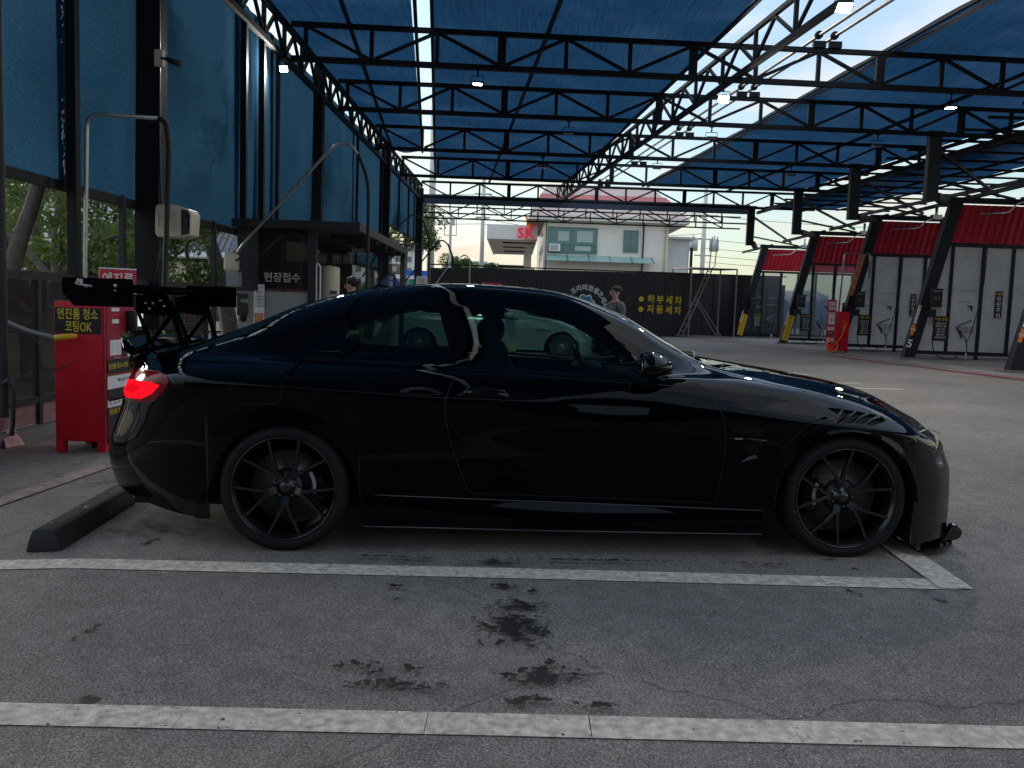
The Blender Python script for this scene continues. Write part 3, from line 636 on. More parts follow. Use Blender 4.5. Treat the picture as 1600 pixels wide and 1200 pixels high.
# gooseneck booms
def boom(label, pipe, hose, base=None, r=.022, extra=None):
    p0 = pipe[0]; t = thing('hose_boom', label, 'hose boom', p0, 'hose booms along the side wall'); o = Vector(p0)
    b = MB(); b.tube([Vector(p) - o for p in pipe], r, 10); b.build('pipe', M['galv'] if base is None else base, t)
    b = MB(); b.tube([Vector(p) - o for p in hose], r * 1.25, 10); b.build('hose', M['rubber'], t); return t
boom('upright steel boom with a square bend in front of the nearest curtains', fillet([(-4.49, 9.0, -.1), (-4.49, 9.0, 1.4), (-4.455, 9.0, 3.07), (-3.70, 9.0, 3.04)], .16, 8), fillet([(-3.72, 9.0, 3.04), (-3.64, 9, 3.0), (-3.61, 9.0, 2.75), (-3.68, 9.05, 1.3), (-3.72, 9.1, .5)], .12, 6))
boom('long slanting steel boom that bends over above the hut', spline([(-4.18, 12.95, 1.90), (-4.10, 12.9, 2.0), (-3.95, 12.85, 2.16), (-3.3, 12.7, 2.82), (-2.78, 12.6, 3.36), (-2.62, 12.6, 3.48), (-2.45, 12.6, 3.49), (-2.32, 12.6, 3.33)], 6), spline([(-2.33, 12.6, 3.36), (-2.22, 12.6, 3.1), (-2.17, 12.6, 2.8), (-2.165, 12.6, 2.0), (-2.17, 12.6, .9)], 6))
boom('dark curved boom beyond the hut roof', spline([(-3.9, 22, 1.9), (-3.26, 22, 2.89), (-2.8, 22, 3.40), (-2.62, 22, 3.5), (-2.45, 22, 3.46)], 6), spline([(-2.47, 22, 3.47), (-2.3, 22, 3.15), (-2.22, 22, 2.6), (-2.22, 22, 1.4), (-2.22, 22, .7)], 6), M['steel2'])
boom('farthest curved boom in front of the black wall with a steel wand hanging from it', spline([(-3.5, 26, 1.7), (-2.9, 26, 2.45), (-2.4, 26, 3.08), (-2.22, 26, 3.175), (-2.06, 26, 3.06)], 6), spline([(-2.07, 26, 3.08), (-1.93, 26, 2.75), (-1.92, 26, 2.5)], 6), M['steel2'])
t = thing('spray_wand', 'pale steel spray wand slanting in front of the black wall above the coupe roof', 'spray wand', (-1.95, 25.95, 2.54)); b = MB(); b.tube([(0, 0, 0), (-.56, 0, -.83), (-.7, 0, -1.2)], .022, 8); b.build('tube', M['galv'], t)
t = thing('small_hook', 'small curved grey pipe in front of the black wall beside the farthest boom', 'pipe', (-1.6, 30, 1.5)); b = MB(); b.tube(spline([(-.35, 0, 1.42), (-.2, 0, 1.5), (-.08, 0, 1.42), (0, 0, 1.15), (0, 0, .0)]), .02, 8); b.build('pipe', M['galv'], t)
def hang_box(label, x, y, z, m_, wd=.30, h=.30):
    t = thing('reel_box', label, 'reel box', (x, y, z), 'reel boxes'); b = MB(); b.cbox((0, 0, 0), (wd, .16, h)); bevel(b.build('case', m_, t), .05, 4); return t
t = hang_box('beige grey junction box at the foot of the long slanting boom', -4.28, 13.0, 1.77, M['cream'], .21, .28)
shape('lower_box', M['grey'], t, 'box', (-.06, -.06, -.36), (.13, .08, -.15)); b = MB(); b.tube([(.07, -.05, .02), (.16, -.08, .06), (.17, -.08, -.05)], .02, 6); b.build('clip', M['black'], t)
t = hang_box('grey reel box with a pale label beyond the hut', -2.94, 21, 2.08, M['grey'], .29, .25); plate('label', M['white'], t, (0, -.083, 0), (1,0,0), (0,0,1), .1, .12); member('support', (0,0,-.12), (0,0,-2.1), .03, .03, M['steel'], t)
t = hang_box('round-cornered white reel cover at the left end of the black wall', -2.71, 25, 1.92, M['white'], .34, .28); text('24', .14, M['grey'], t, (0, -.083, 0), (1,0,0), (0,0,1)); member('support', (0,.05,-.12), (0,.05,-1.9), .04, .04, M['steel'], t)

# ------------------------------------------------------------------ hut
M['hutglass'] = glass_mat('brown hut glass', (0.35, 0.34, 0.31), haze=0.35, hazecol=(0.10, 0.095, 0.085))
t = thing('hut', 'grey hut with dark windows and a flat overhanging roof against the side wall', 'hut', (-4.35, 13.5, -.15))
H0 = lambda x, y, z: (x + 4.35, y - 13.5, z + .15)
rf = MB(); rf.box(H0(-4.4, 13.35, 2.33), H0(-2.42, 19.3, 2.46)); ro = rf.build('roof', M['steel2'], t)
for i in range(5): shape('roof_joist', M['steel2'], ro, 'box', H0(-3.05, 14.2 + i * 1.05, 2.25), H0(-2.45, 14.28 + i * 1.05, 2.33))
gp = mat('hut grey', (.27, .27, .265), .55, noise=(3, .15))
shape('front_panel', gp, t, 'box', H0(-4.33, 13.50, -.15), H0(-3.20, 13.55, 1.36)); shape('corner_post', M['steel2'], t, 'box', H0(-3.24, 13.46, -.15), H0(-3.12, 13.60, 2.33))
shape('corner_post', M['steel2'], t, 'box', H0(-4.34, 13.46, 1.36), H0(-4.02, 13.54, 2.33)); shape('front_window', M['hutglass'], t, 'box', H0(-4.02, 13.50, 1.36), H0(-3.24, 13.53, 2.25))
shape('window_frame', M['steel'], t, 'box', H0(-4.02, 13.47, 2.25), H0(-3.24, 13.55, 2.33)); shape('window_frame', M['steel'], t, 'box', H0(-3.64, 13.485, 1.36), H0(-3.60, 13.54, 2.25))
shape('side_panel', M['hutglass'], t, 'box', H0(-3.36, 13.60, -.15), H0(-3.32, 17.5, 2.33)); shape('back_panel', gp, t, 'box', H0(-4.33, 17.5, -.15), H0(-3.32, 17.55, 2.33)); shape('porch_screen', M['smoke'], t, 'box', H0(-3.3, 17.4, -.15), H0(-2.5, 17.42, 2.2))
shape('wall_lining', mat('hut wood', (.10, .085, .07), .6, noise=(4, .3)), t, 'box', H0(-4.33, 13.55, -.15), H0(-4.28, 17.5, 2.33)); shape('floor_slab', M['kerb'], t, 'box', H0(-4.33, 13.55, -.15), H0(-3.2, 17.5, -.05))
shape('vent_cap', M['steel'], t, 'lathe', [(.001, 0), (.05, 0), (.05, .02)], c=H0(-4.25, 13.478, .92), axis='Y', n=18)
shape('porch_post', M['steel2'], t, 'box', H0(-2.56, 19.1, -.15), H0(-2.46, 19.2, 2.33))
shape('counter', M['steel'], t, 'box', H0(-3.7, 14.4, .8), H0(-3.25, 15.6, .9)); shape('poster', mat('orange notice', (.30, .06, .02), .6), t, 'box', H0(-3.62, 14.6, 1.9), H0(-3.45, 14.62, 2.2)); shape('poster', mat('paper notice', (.30, .29, .26), .6), t, 'box', H0(-4.0, 14.9, 1.5), H0(-3.66, 14.92, 2.15))
shape('window_band', mat('dark red band', (.10, .015, .02), .5), t, 'box', H0(-4.02, 13.492, 1.36), H0(-3.24, 13.499, 1.40))
for i, ch in enumerate('현장접수'): text(ch, .16, mat('hut lettering', (.45, .45, .44), .6) if 'hut lettering' not in bpy.data.materials else bpy.data.materials['hut lettering'], t, H0(-3.86 + i * .145, 13.468, 1.57), (1,0,0), (0,0,1), .008)
X, Z = (1,0,0), (0,0,1)
tn = thing('notice_board', 'white notice with red and black Korean print on the hut wall', 'sign', (-4.0, 13.47, 1.25)); plate('board', M['white'], tn, (0, 0, 0), X, Z, .165, .42)
text('영수증', .05, M['black'], tn, (0, -.004, .16), X, Z); text('카드', .06, M['redprint'], tn, (0, -.004, .08), X, Z, .02)
for k in range(4): text('이용안내', .045, M['black'], tn, (.02, -.004, .02 - k * .05), X, Z, .01)
tn = thing('notice_board', 'orange and white notice below the white notice on the hut wall', 'sign', (-4.0, 13.47, .92)); plate('board', M['white'], tn, (0, 0, 0), X, Z, .165, .235); plate('print', mat('orange red', (.6, .10, .03), .5), tn, (0, -.003, 0), X, Z, .13, .19)
text('할인', .06, M['yellow'], tn, (0, -.007, .0), X, Z, .01); text('전용', .045, M['white'], tn, (0, -.007, .06), X, Z); text('이벤트', .04, M['white'], tn, (0, -.007, -.06), X, Z)
tn = thing('poster_board', 'dark poster at the left foot of the hut', 'sign', (-4.26, 13.47, 1.14)); plate('board', M['black'], tn, (0, 0, 0), X, Z, .17, .34); text('이용', .07, M['white'], tn, (.03, -.004, .05), X, Z)
tn = thing('water_tank', 'cream cylindrical tank beside the hut door', 'tank', (-3.08, 14.3, -.1)); b = MB(); b.lathe([(.001, 0), (.165, 0), (.165, 1.87), (.15, 1.90), (.001, 1.93)], n=36); b.build('drum', M['cream'], tn); 
for z, mm in ((1.48, 'black'), (1.02, 'black')): plate('label', M[mm], tn, (.10, -.142, z), (.85, .5, 0), Z, .11, .06, .02)
tn = thing('door_frame', 'tall white door pull frame at the hut corner', 'door frame', (-3.085, 13.5, -.1)); b = MB(); b.tube(fillet([(-.03, 0, 0.2), (-.03, 0, 1.93), (.03, 0, 1.88), (.035, 0, .2)], .05), .013, 8); b.build('pull', M['white'], tn); shape('strip', M['white'], tn, 'box', (-.028, -.006, .9), (-.005, .006, 1.3))

# ------------------------------------------------------------------ beyond the left fence: verge, road, trees, house
M['verge'] = mat('dry grass verge', (0.085, 0.080, 0.045), 0.95, noise=(7, 0.5, 8), bump=(30, 0.8))
M['road'] = mat('road', (0.15, 0.145, 0.14), 0.85, noise=(3, 0.2, 8), bump=(90, 0.3))
M['pave'] = mat('reddish pavement', (0.20, 0.145, 0.13), 0.85, noise=(4, 0.25, 8))
def sheet(name, m, x0, x1, y0, y1, z): 
    b = MB(); b.add([(x0, y0, z), (x1, y0, z), (x1, y1, z), (x0, y1, z)], [(0,1,2,3)]); return tag(b.build(name, m), kind='structure')
sheet('verge', M['verge'], -8.6, -4.72, -20, 90, -.172); sheet('road', M['road'], -18, -8.9, -60, 200, -.172); sheet('pavement', M['pave'], -30, -18.2, -60, 200, -.168)
b = MB(); b.box((-8.9, -30, -.3), (-8.6, 90, -.06)); tag(b.build('kerb', M['kerb']), kind='structure')
b = MB(); b.box((-18.2, -60, -.3), (-18.0, 200, -.05)); tag(b.build('kerb', M['kerb']), kind='structure')
for x in (-9.4, -13.5): strip('road_line', M['paintline'], (x, 2), (x, 80), .14, .012)
for k in range(7): strip('crossing_bar', M['paintline'], (-9.8 - k * .75, 13.6), (-9.8 - k * .75, 16.4), .42, .014)
leafm = [mat('leaf %d' % i, c, .55, noise=(2.5, .35)) for i, c in enumerate(((.065, .115, .028), (.10, .165, .035), (.14, .20, .045)))]
for m_ in leafm:                                                     # leaves pass some light
    n_ = m_.node_tree.nodes; l_ = m_.node_tree.links.new; bs = n_['Principled BSDF']; tr = n_.new('ShaderNodeBsdfTranslucent'); mx_ = n_.new('ShaderNodeMixShader'); mx_.inputs[0].default_value = .48
    c_ = bs.inputs['Base Color'].links[0].from_socket; l_(c_, tr.inputs[0]); l_(bs.outputs[0], mx_.inputs[1]); l_(tr.outputs[0], mx_.inputs[2]); l_(mx_.outputs[0], n_['Material Output'].inputs[0])
bark = mat('bark', (.12, .10, .085), .9, noise=(9, .45, 8), bump=(18, .8))
def crown(name, parent, clumps, nleaf, size, seed, xmax=1e9):
    r = np.random.RandomState(seed); V = []; F = []; mi = []
    for (c, rad, k) in clumps:
        n = int(nleaf * k); d = r.normal(size=(n, 3)); d /= np.linalg.norm(d, axis=1)[:, None]; rr = rad * r.uniform(.25, 1.0, n) ** .5
        p = np.array(c) + d * rr[:, None] * np.array([1, 1, .75]); shade = r.randint(0, 3)
        for q in p:
            if q[0] > xmax: continue
            a = r.normal(size=3); a /= np.linalg.norm(a); e = np.cross(a, r.normal(size=3)); e /= np.linalg.norm(e); s_ = size * r.uniform(.6, 1.3); b0 = len(V)
            V += [tuple(q - a*s_), tuple(q + e*s_*.38 + a*s_*.1), tuple(q + a*s_), tuple(q - e*s_*.38 + a*s_*.1)]; F.append((b0, b0+1, b0+2, b0+3)); mi.append(min(2, max(0, shade + r.randint(-1, 2))))
    me = bpy.data.meshes.new(name); me.from_pydata(V, [], F)
    for m_ in leafm: me.materials.append(m_)
    me.polygons.foreach_set('material_index', mi); me.update(); return link(name, me, parent)
def tree(label, x, y, z0, trunk, clumps, nleaf, size, seed, grp='trees behind the glass fence'):
    t = thing('tree', label, 'tree', (x, y, z0), grp); b = MB()
    for pts, r0, r1 in trunk:
        P = spline(pts, 5); b.tube(P, [r0 + (r1 - r0) * i / (len(P)-1) for i in range(len(P))], 10)
    b.build('trunk', bark, t); crown('crown', t, clumps, nleaf, size, seed, xw(y) - .35 - x if y < 38 else 1e9); return t
def ring(cx, cy, cz, rx, n, rad, seed, dz=1.0):
    r = random.Random(seed); return [((cx + r.uniform(-rx, rx), cy + r.uniform(-rx, rx), cz + r.uniform(-dz, dz)), rad * r.uniform(.6, 1.2), r.uniform(.6, 1.3)) for _ in range(n)]
tree('big forked street tree at the left edge behind the glass fence', -6.5, 11, -.17, [([(0,0,0), (-.02,0,.9), (.0,0,1.5)], .25, .19), ([(.0,0,1.4), (.17,0,2.0), (.36,.1,2.7), (.7,.2,4.2)], .12, .07), ([(.0,0,1.4), (-.12,0,2.2), (-.2,0,3.2), (-.2,.2,4.6)], .13, .08)], ring(0, 1, 4.6, 2.0, 10, 1.0, 1), 260, .11, 1)
tree('dense street tree with low branches behind the thin curtain post', -7.9, 15.0, -.17, [([(0,0,0), (.05,0,1.0), (-.05,0,2.2), (.2,0,4)], .17, .09), ([(0,0,1.4), (-.7,.2,2.1), (-1.4,.2,2.6)], .08, .03), ([(0,0,1.7), (.8,-.1,2.3), (1.5,0,2.5)], .08, .03)], ring(0, .4, 2.9, 1.9, 26, .62, 2, 1.2), 300, .075, 2)
tree('dense dark green tree left of the thick column', -10.3, 18.5, -.17, [([(0,0,0), (.1,0,1.2), (0,0,3.2)], .16, .09), ([(0,0,1.3), (.9,0,2.2), (1.8,.2,2.9)], .07, .03)], ring(.2, .4, 3.2, 2.4, 26, .72, 3, 1.5), 300, .085, 3)
tree('yellow-green street tree seen just right of the thick column', -8.3, 17.6, -.17, [([(0,0,0), (0,0,1.3), (.1,0,2.6)], .10, .05)], ring(.1, .1, 1.75, .7, 14, .5, 4, .75), 260, .075, 4)
tree('leaning street tree with a scarred bare trunk beside the hut', -7.55, 22, -.17, [([(.35,0,0), (.18,0,1.2), (-.05,0,2.2), (-.35,0,3.2), (-.5,0,4.6)], .22, .15), ([(-.1,0,2.2), (.6,0,2.7), (1.2,.2,3.3)], .09, .03)], ring(.1, .4, 4.6, 1.8, 12, .95, 5) + ring(.5, .1, 1.7, .8, 6, .35, 6, .25), 230, .10, 5)
tree('tree with pale slim trunk left of the thick column', -8.75, 19.6, -.17, [([(0,0,0), (0,0,1.5), (-.02,0,3.6)], .11, .08)], ring(0, .4, 4.4, 1.4, 8, .9, 7), 260, .1, 7)
tree('small tree in the far left row behind the fence', -13.5, 22, -.17, [([(0,0,0), (0,0,2.2)], .12, .06)], ring(0, 0, 2.6, 1.6, 16, .8, 8, 1.3), 260, .10, 8)
tree('drooping pale green tree under the raised far curtain', -5.6, 33, -.1, [([(0,0,0), (.1,0,2), (0,0,4.6)], .16, .08), ([(0,0,2.6), (1.0,-.3,3.5), (1.9,-.5,3.6)], .07, .02)], ring(1.0, -.4, 4.1, 1.3, 20, .65, 9, .9), 250, .095, 9)
tree('leafy tree past the end of the curtain beside the white pole', -6.0, 46, 0, [([(0,0,0), (.1,0,4), (.2,0,7)], .18, .08)], ring(.6, 0, 6.0, 1.0, 14, .8, 10, 1.7), 240, .12, 10)
tree('low green bush row under the blue road sign', -6.2, 40, 0, [([(0,0,0), (0,0,1)], .06, .03)], ring(.4, 0, 1.2, 1.3, 18, .5, 11, .7), 240, .09, 11)
tree('round green tree above the black wall left of the fuel station', -4.2, 62, 0, [([(0,0,0), (0,0,3)], .16, .08)], ring(.0, 0, 4.05, .85, 12, .6, 12, .5), 240, .12, 12)
tree('wide green tree above the black wall just left of the fuel station', -2.0, 64, 0, [([(0,0,0), (0,0,3)], .16, .08)], ring(-.6, 0, 3.85, 1.2, 16, .6, 13, .4), 240, .12, 13)

t = thing('tiled_house', 'house with a dark tiled roof and cream front across the road', 'house', (-13.6, 35, -.1)); HW = mat('cream wall', (.55, .47, .33), .8, noise=(2, .15)); TL = mat('dark roof tiles', (.07, .075, .08), .6, noise=(5, .3))
shape('wall', HW, t, 'box', (-3.2, 0, 0), (1.9, 5, 2.75)); shape('fascia', M['white'], t, 'box', (-3.6, -.55, 2.95), (2.2, -.45, 3.15)); shape('soffit', M['white'], t, 'box', (-3.6, -.45, 2.9), (2.2, 5.3, 2.97))
b = MB(); b.add([(-3.6, -.55, 3.1), (2.2, -.55, 3.1), (1.6, 2.5, 4.5), (-3.0, 2.5, 4.5), (-3.6, 5.5, 3.1), (2.2, 5.5, 3.1)], [(0,1,2,3), (3,2,5,4), (1,5,2), (0,3,4)]); rf = b.build('roof', TL, t)
for i in range(22):
    x = -3.5 + i * .265; xt = max(-3.0, min(1.6, -3.0 + (x + 3.6) * .793)); member('roof_tile_row', (x, -.58, 3.13), (xt, 2.5, 4.53), .07, .06, TL, rf)
for i in range(6):
    f = plate('window', mat('house glass', (.05, .06, .06), .1), t, (-2.7 + i * .82, -.01, 1.25), (1,0,0), (0,0,1), .62, 1.7, .03); member('mullion', (-2.7 + i * .82, -.04, .4), (-2.7 + i * .82, -.04, 2.1), .05, .04, HW, t)
shape('porch_column', M['white'], t, 'box', (-2.1, -.5, 0), (-1.8, -.2, 2.95))
t = thing('garden_railing', 'dark garden railing in front of the tiled house', 'railing', (-14.5, 33.5, -.1))
for z in (.5, 1.45): member('rail', (-2, 0, z), (4.2, 0, z), .04, .04, M['steel'], t)
for i in range(26): member('bar', (-2 + i * .24, 0, .1), (-2 + i * .24, 0, 1.5), .025, .025, M['steel'], t)
def block(label, x0, x1, y, z1, nx_, nz_, col, dep=10):
    t = thing('apartment_block', label, 'building', ((x0 + x1)/2, y, 0), 'far buildings'); m_ = mat('far wall', col, .8, noise=(.4, .1)); wdt = x1 - x0
    shape('wall', m_, t, 'box', (-wdt/2, 0, -.2), (wdt/2, dep, z1)); shape('parapet', m_, t, 'box', (-wdt/2 - .15, -.15, z1), (wdt/2 + .15, dep + .15, z1 + .5))
    for i in range(nx_):
        for j in range(nz_): plate('window', M['farglass'], t, (-wdt/2 + (i + .5) * wdt / nx_, -.02, 2 + (j + .5) * (z1 - 2.5) / nz_), (1,0,0), (0,0,1), wdt / nx_ * .55, (z1 - 2.5) / nz_ * .5, .05)
    return t
M['farglass'] = mat('far window glass', (.10, .13, .15), .15)
block('white apartment block far behind the road sign', -22, -13, 110, 8.2, 7, 4, (.55, .54, .52)); block('white building behind the trees at the far left', -27, -17, 38, 5.2, 5, 2, (.62, .62, .60)); block('pale building across the road behind the cream reel', -17, -11.5, 52, 6.6, 4, 3, (.50, .54, .53))
block('pale grey low block behind the round green tree', -9.5, -4.5, 130, 7.6, 4, 2, (.50, .55, .56))
def round_sign(label, x, y, z, r_=.30, pole=True):
    t = thing('road_sign', label, 'road sign', (x, y, -.15)); b = MB(); b.lathe([(.001, -.01), (r_, -.01), (r_, .01), (.001, .01)], c=(0, 0, z + .15), axis='Y', n=28); b.build('disc', mat('sign back', (.36, .37, .37), .45, .6), t)
    member('pole', (0, .05, 0), (0, .05, z + .15 + r_), .06, .06, M['galv'], t); return t
round_sign('round grey sign back seen at the far left under the trees', -10.85, 20, 1.7, .27); round_sign('round grey sign back beside the red machine top sign', -9.8, 20, 1.77, .26)
t = round_sign('round pale sign back on an arm beside the leaning tree trunk', -7.3, 24.5, 3.0, .30); member('arm', (-.9, .03, 3.2), (.9, .03, 3.2), .05, .04, M['galv'], t)
t = thing('warning_sign', 'blue triangular sign beyond the hut', 'road sign', (-3.98, 27.5, -.1)); M['blue'] = mat('road sign blue', (.02, .12, .50), .5)
b = MB(); b.prism([(-.33, -.35), (.33, -.35), (.33, .05), (0, .52), (-.33, .05)], 0, .02, lambda u, v, d: (u, d, v + 1.9)); b.build('panel', M['blue'], t); member('pole', (0, .05, 0), (0, .05, 2.0), .06, .06, M['galv'], t)
b = MB(); b.prism([(-.05, -.15), (.05, -.15), (.06, .1), (-.06, .1)], -.006, -.002, lambda u, v, d: (u, d, v + 1.95)); b.ball((0, -.01, 2.16), (.07, .01, .07), 8); b.build('walker_symbol', M['white'], t)
t = thing('direction_sign', 'blue road sign with white lettering past the end of the wall', 'road sign', (-5.1, 45, -.1)); plate('panel', M['blue'], t, (0, 0, 2.98), (1,0,0), (0,0,1), 1.25, .28, .03); text('시청', .2, M['white'], t, (0, -.02, 2.98), (1,0,0), (0,0,1)); member('pole', (.5, .05, 0), (.5, .05, 3.1), .07, .07, M['galv'], t)
t = thing('direction_sign', 'green road sign below the blue one past the end of the wall', 'road sign', (-5.3, 47, -.1)); plate('panel', mat('road sign green', (.02, .25, .16), .5), t, (0, 0, 2.45), (1,0,0), (0,0,1), .9, .55, .03); member('pole', (.3, .05, 0), (.3, .05, 2.5), .07, .07, M['galv'], t)

# ------------------------------------------------------------------ black wall at the back of the yard
FA, FB = Vector((-3.75, 37.75, 0)), Vector((13.2, 42.2, 0)); fd = (FB - FA).normalized(); fnorm = Vector((fd.y, -fd.x, 0)); FL = (FB - FA).length
t = thing('black_wall', 'tall black panel wall across the back of the yard with white and yellow Korean lettering', 'wall', FA)
M['bpanel'] = mat('black wall panel', (.016, .015, .017), .5, noise=(3, .25))
pw = .505; n = int(FL / pw)
for i in range(n):
    a = fd * (i * pw + .006); c = fd * ((i + 1) * pw - .006); z0 = gz(FA.x + c.x)
    member('panel', a + Vector((0, 0, z0 + 1.5)), c + Vector((0, 0, z0 + 1.5)), .05 if i % 2 else .062, 2.96, M['bpanel'], t)
member('top_cap', Vector((0, 0, 3.02)), fd * FL + Vector((0, 0, 3.20)), .09, .05, M['steel'], t)
member('backing', Vector((0, .06, 1.4)), fd * FL + Vector((0, .06, 1.4)), .03, 2.8, M['steel'], t)
def onwall(x): s_ = (x - FA.x) / fd.x; p = fd * s_ + fnorm * .05; return Vector((p.x, p.y, 0))
def wtext(s_, size, m_, x, z, bold=.02, rot=0.0, width=None):
    p = onwall(x); c_, s2 = math.cos(rot), math.sin(rot); xd = fd * c_ + Vector((0, 0, s2)); yd = -fd * s2 + Vector((0, 0, c_))
    return text(s_, size, m_, t, (p.x, p.y, z), xd, yd, bold, width)
ux0, uz0, ur = 3.22, 1.42, .86
for i, ch in enumerate('프리미엄셀프세차'):
    a = R(128 - i * 17.5); wtext(ch, .30, M['white'], ux0 + ur * 1.05 * math.cos(a), uz0 + ur * math.sin(a), .02, a - R(90))
for k, s_ in enumerate(('하부세차', '자동세차')):
    z = (1.86, 1.39)[k]; p = onwall(5.88)
    b = MB(); b.prism([(.125 * math.cos(j * .2618), .125 * math.sin(j * .2618)) for j in range(24)], 0, .012, lambda u, v, d: p + fd * u + fnorm * d + Vector((0, 0, z + v))); b.build('bullet', M['yellow'], t)
    for i, ch in enumerate(s_): wtext(ch, .42, M['yellow'], 6.36 + i * .445, z - i * .012, .022)
# round emblem: a car in front of blue hills
p = onwall(3.24); E3 = lambda u, v, d: p + fd * u + fnorm * d + Vector((0, 0, 1.58 + v))
def blob(name, m_, pts, d0): b = MB(); b.prism(pts, d0, d0 + .006, E3); return b.build(name, m_, t)
blob('emblem_rim', M['white'], [(-.47,-.06), (-.44,.14), (-.32,.22), (-.27,.36), (-.15,.42), (0,.33), (.06,.36), (.20,.40), (.28,.30), (.30,.18), (.42,.10), (.46,-.04), (.42,-.18), (.50,-.26), (.46,-.36), (-.30,-.34), (-.42,-.24)], .0)
blob('emblem_hills', mat('emblem blue', (.05, .22, .36), .5), [(-.42,-.02), (-.38,.12), (-.28,.19), (-.24,.32), (-.15,.37), (-.02,.28), (.06,.30), (.18,.34), (.23,.27), (.25,.15), (.36,.07), (.40,-.04)], .008)
blob('emblem_car', M['black'], [(-.42,-.06), (-.25,-.03), (-.15,.04), (.12,.04), (.24,-.03), (.42,-.06), (.40,-.20), (-.38,-.22)], .016)
blob('emblem_band', M['yellow'], [(-.28,-.20), (-.05,-.20), (-.05,-.32), (-.24,-.32)], .024); wtext('Wash', .20, M['white'], 3.46, 1.30, .02)
sgn = thing('exit_sign', 'red exit arrow sign standing in front of the black wall', 'sign', (-1.05, 36.8, .0)); b = MB(); b.prism([(-.42, -.16), (-.2, .16), (.48, .16), (.48, -.16)], 0, .03, lambda u, v, d: (u, d, 2.14 + v)); b.build('board', M['redprint'], sgn); text('나가는 곳', .2, M['white'], sgn, (.1, -.006, 2.12), (1,0,0), (0,0,1), .012)
b = MB(); b.prism([(-.52,-.16), (-.48,-.16), (-.25,.16), (-.29,.16)], 0, .02, lambda u, v, d: (u, d, 2.14 + v)); b.build('stripe', M['white'], sgn); member('post', (0, .04, 0), (0, .04, 1.9), .05, .05, M['steel'], sgn)
t2 = thing('hanging_cable', 'thin cable hanging down in front of the black wall left of the lettering', 'cable', (.9, 37.0, 1.3)); b = MB(); b.tube([(0, 0, 4.5), (.01, 0, .15)], .012, 5); b.tube([(.01, 0, .2), (.01, 0, -.1)], .03, 6); b.build('cable', M['steel2'], t2)

# scaffold stand with a ladder
t = thing('access_stand', 'galvanised steel frame stand with a steep ladder in front of the black wall', 'scaffold', (7.45, 40.0, gz(8.5))); s = M['galv']; U = 3.2
for (x, y) in ((0, 1.0), (.68, 0), (2.25, 1.0), (2.78, 0)): member('upright', (x, y, 0), (x, y, U), .06, .06, s, t)
for z in (.06, U): 
    for a, c in (((0,1.0), (.68,0)), ((.68,0), (2.78,0)), ((2.78,0), (2.25,1.0)), ((2.25,1.0), (0,1.0))): member('rail', (*a, z), (*c, z), .06, .06, s, t)
shape('deck', M['steel2'], t, 'add', [(0,1.0,U+.03), (.68,0,U+.03), (2.78,0,U+.03), (2.25,1.0,U+.03)], [(0,1,2,3)])
for o_ in (0, .22): member('ladder_side', (.28 + o_, .5, .05), (1.60 + o_ * .8, .5, 3.3), .05, .05, s, t)
for i in range(10): f = (i + .7) / 10.4; member('rung', (.28 + 1.32 * f, .5, .05 + 3.25 * f), (.5 + 1.28 * f, .5, .05 + 3.25 * f), .04, .04, s, t)
for o_ in (0, .25): member('brace', (1.02 + o_ * .4, .5, 1.75), (2.1 + o_, .5, .06), .04, .04, s, t)
for o_ in (0, .25): member('hand_rail', (1.60 + o_, .5, 3.3), (1.66 + o_, .5, 4.7), .04, .04, s, t)

# ------------------------------------------------------------------ fuel station behind the wall
CW = mat('cream render', (.74, .68, .60), .8, noise=(.8, .10)); TG = mat('teal window glass', (.09, .19, .18), .12); TF = mat('teal frame', (.10, .20, .19), .5)
t = thing('station_building', 'cream two-storey station building with teal windows behind the black wall', 'building', (5.6, 55, 0))
shape('wall', CW, t, 'box', (-3.9, 0, -.3), (4.0, 11, 6.85)); shape('eave', mat('eave board', (.66, .62, .56), .7), t, 'box', (-4.9, -.5, 6.86), (5.2, 12, 7.15))
sof = MB(); sof.box((-5.0, -.45, 6.80), (-3.92, 11.9, 6.855)); sf = sof.build('soffit', mat('brown soffit', (.22, .17, .13), .8, noise=(5, .4)), t)
for i in range(12): shape('soffit_board', mat('soffit strip', (.30, .24, .19), .8) if i == 0 else bpy.data.materials['soffit strip'], sf, 'box', (-4.98, -.4 + i, 6.785), (-3.93, -.1 + i, 6.80))
RP = mat('pinkish metal roof', (.50, .38, .33), .6, noise=(.8, .12)); RR = mat('red roof band', (.40, .10, .08), .6, noise=(1.5, .2))
b = MB(); b.add([(-4.9, -.5, 7.15), (5.2, -.5, 7.15), (3.6, 5.5, 9.9), (-3.6, 5.5, 9.9), (-4.9, 12, 7.15), (5.2, 12, 7.15)], [(0,1,2,3), (3,2,5,4), (1,5,2), (0,3,4)]); rf = b.build('roof', RP, t)
b = MB(); b.add([(-4.26, 2.4, 8.53), (4.5, 2.4, 8.53), (4.25, 3.3, 8.95), (-4.1, 3.3, 8.95)], [(0,1,2,3)]); b.build('roof_band', RR, rf)
def window(x0, x1, z0, z1, mull, trans):
    w_ = shape('window', TG, t, 'box', (x0, -.03, z0), (x1, .02, z1)); fr = lambda a, c: shape('frame', TF, w_, 'box', a, c)
    for a, c in (((x0-.05, -.07, z0-.05), (x1+.05, -.03, z0+.04)), ((x0-.05, -.07, z1-.04), (x1+.05, -.03, z1+.05)), ((x0-.05, -.071, z0), (x0+.04, -.031, z1)), ((x1-.04, -.071, z0), (x1+.05, -.031, z1))): fr(a, c)
    for x in mull: fr((x-.035, -.072, z0), (x+.035, -.032, z1))
    for z in trans: fr((x0, -.073, z-.03), (x1, -.033, z+.03))
    return w_
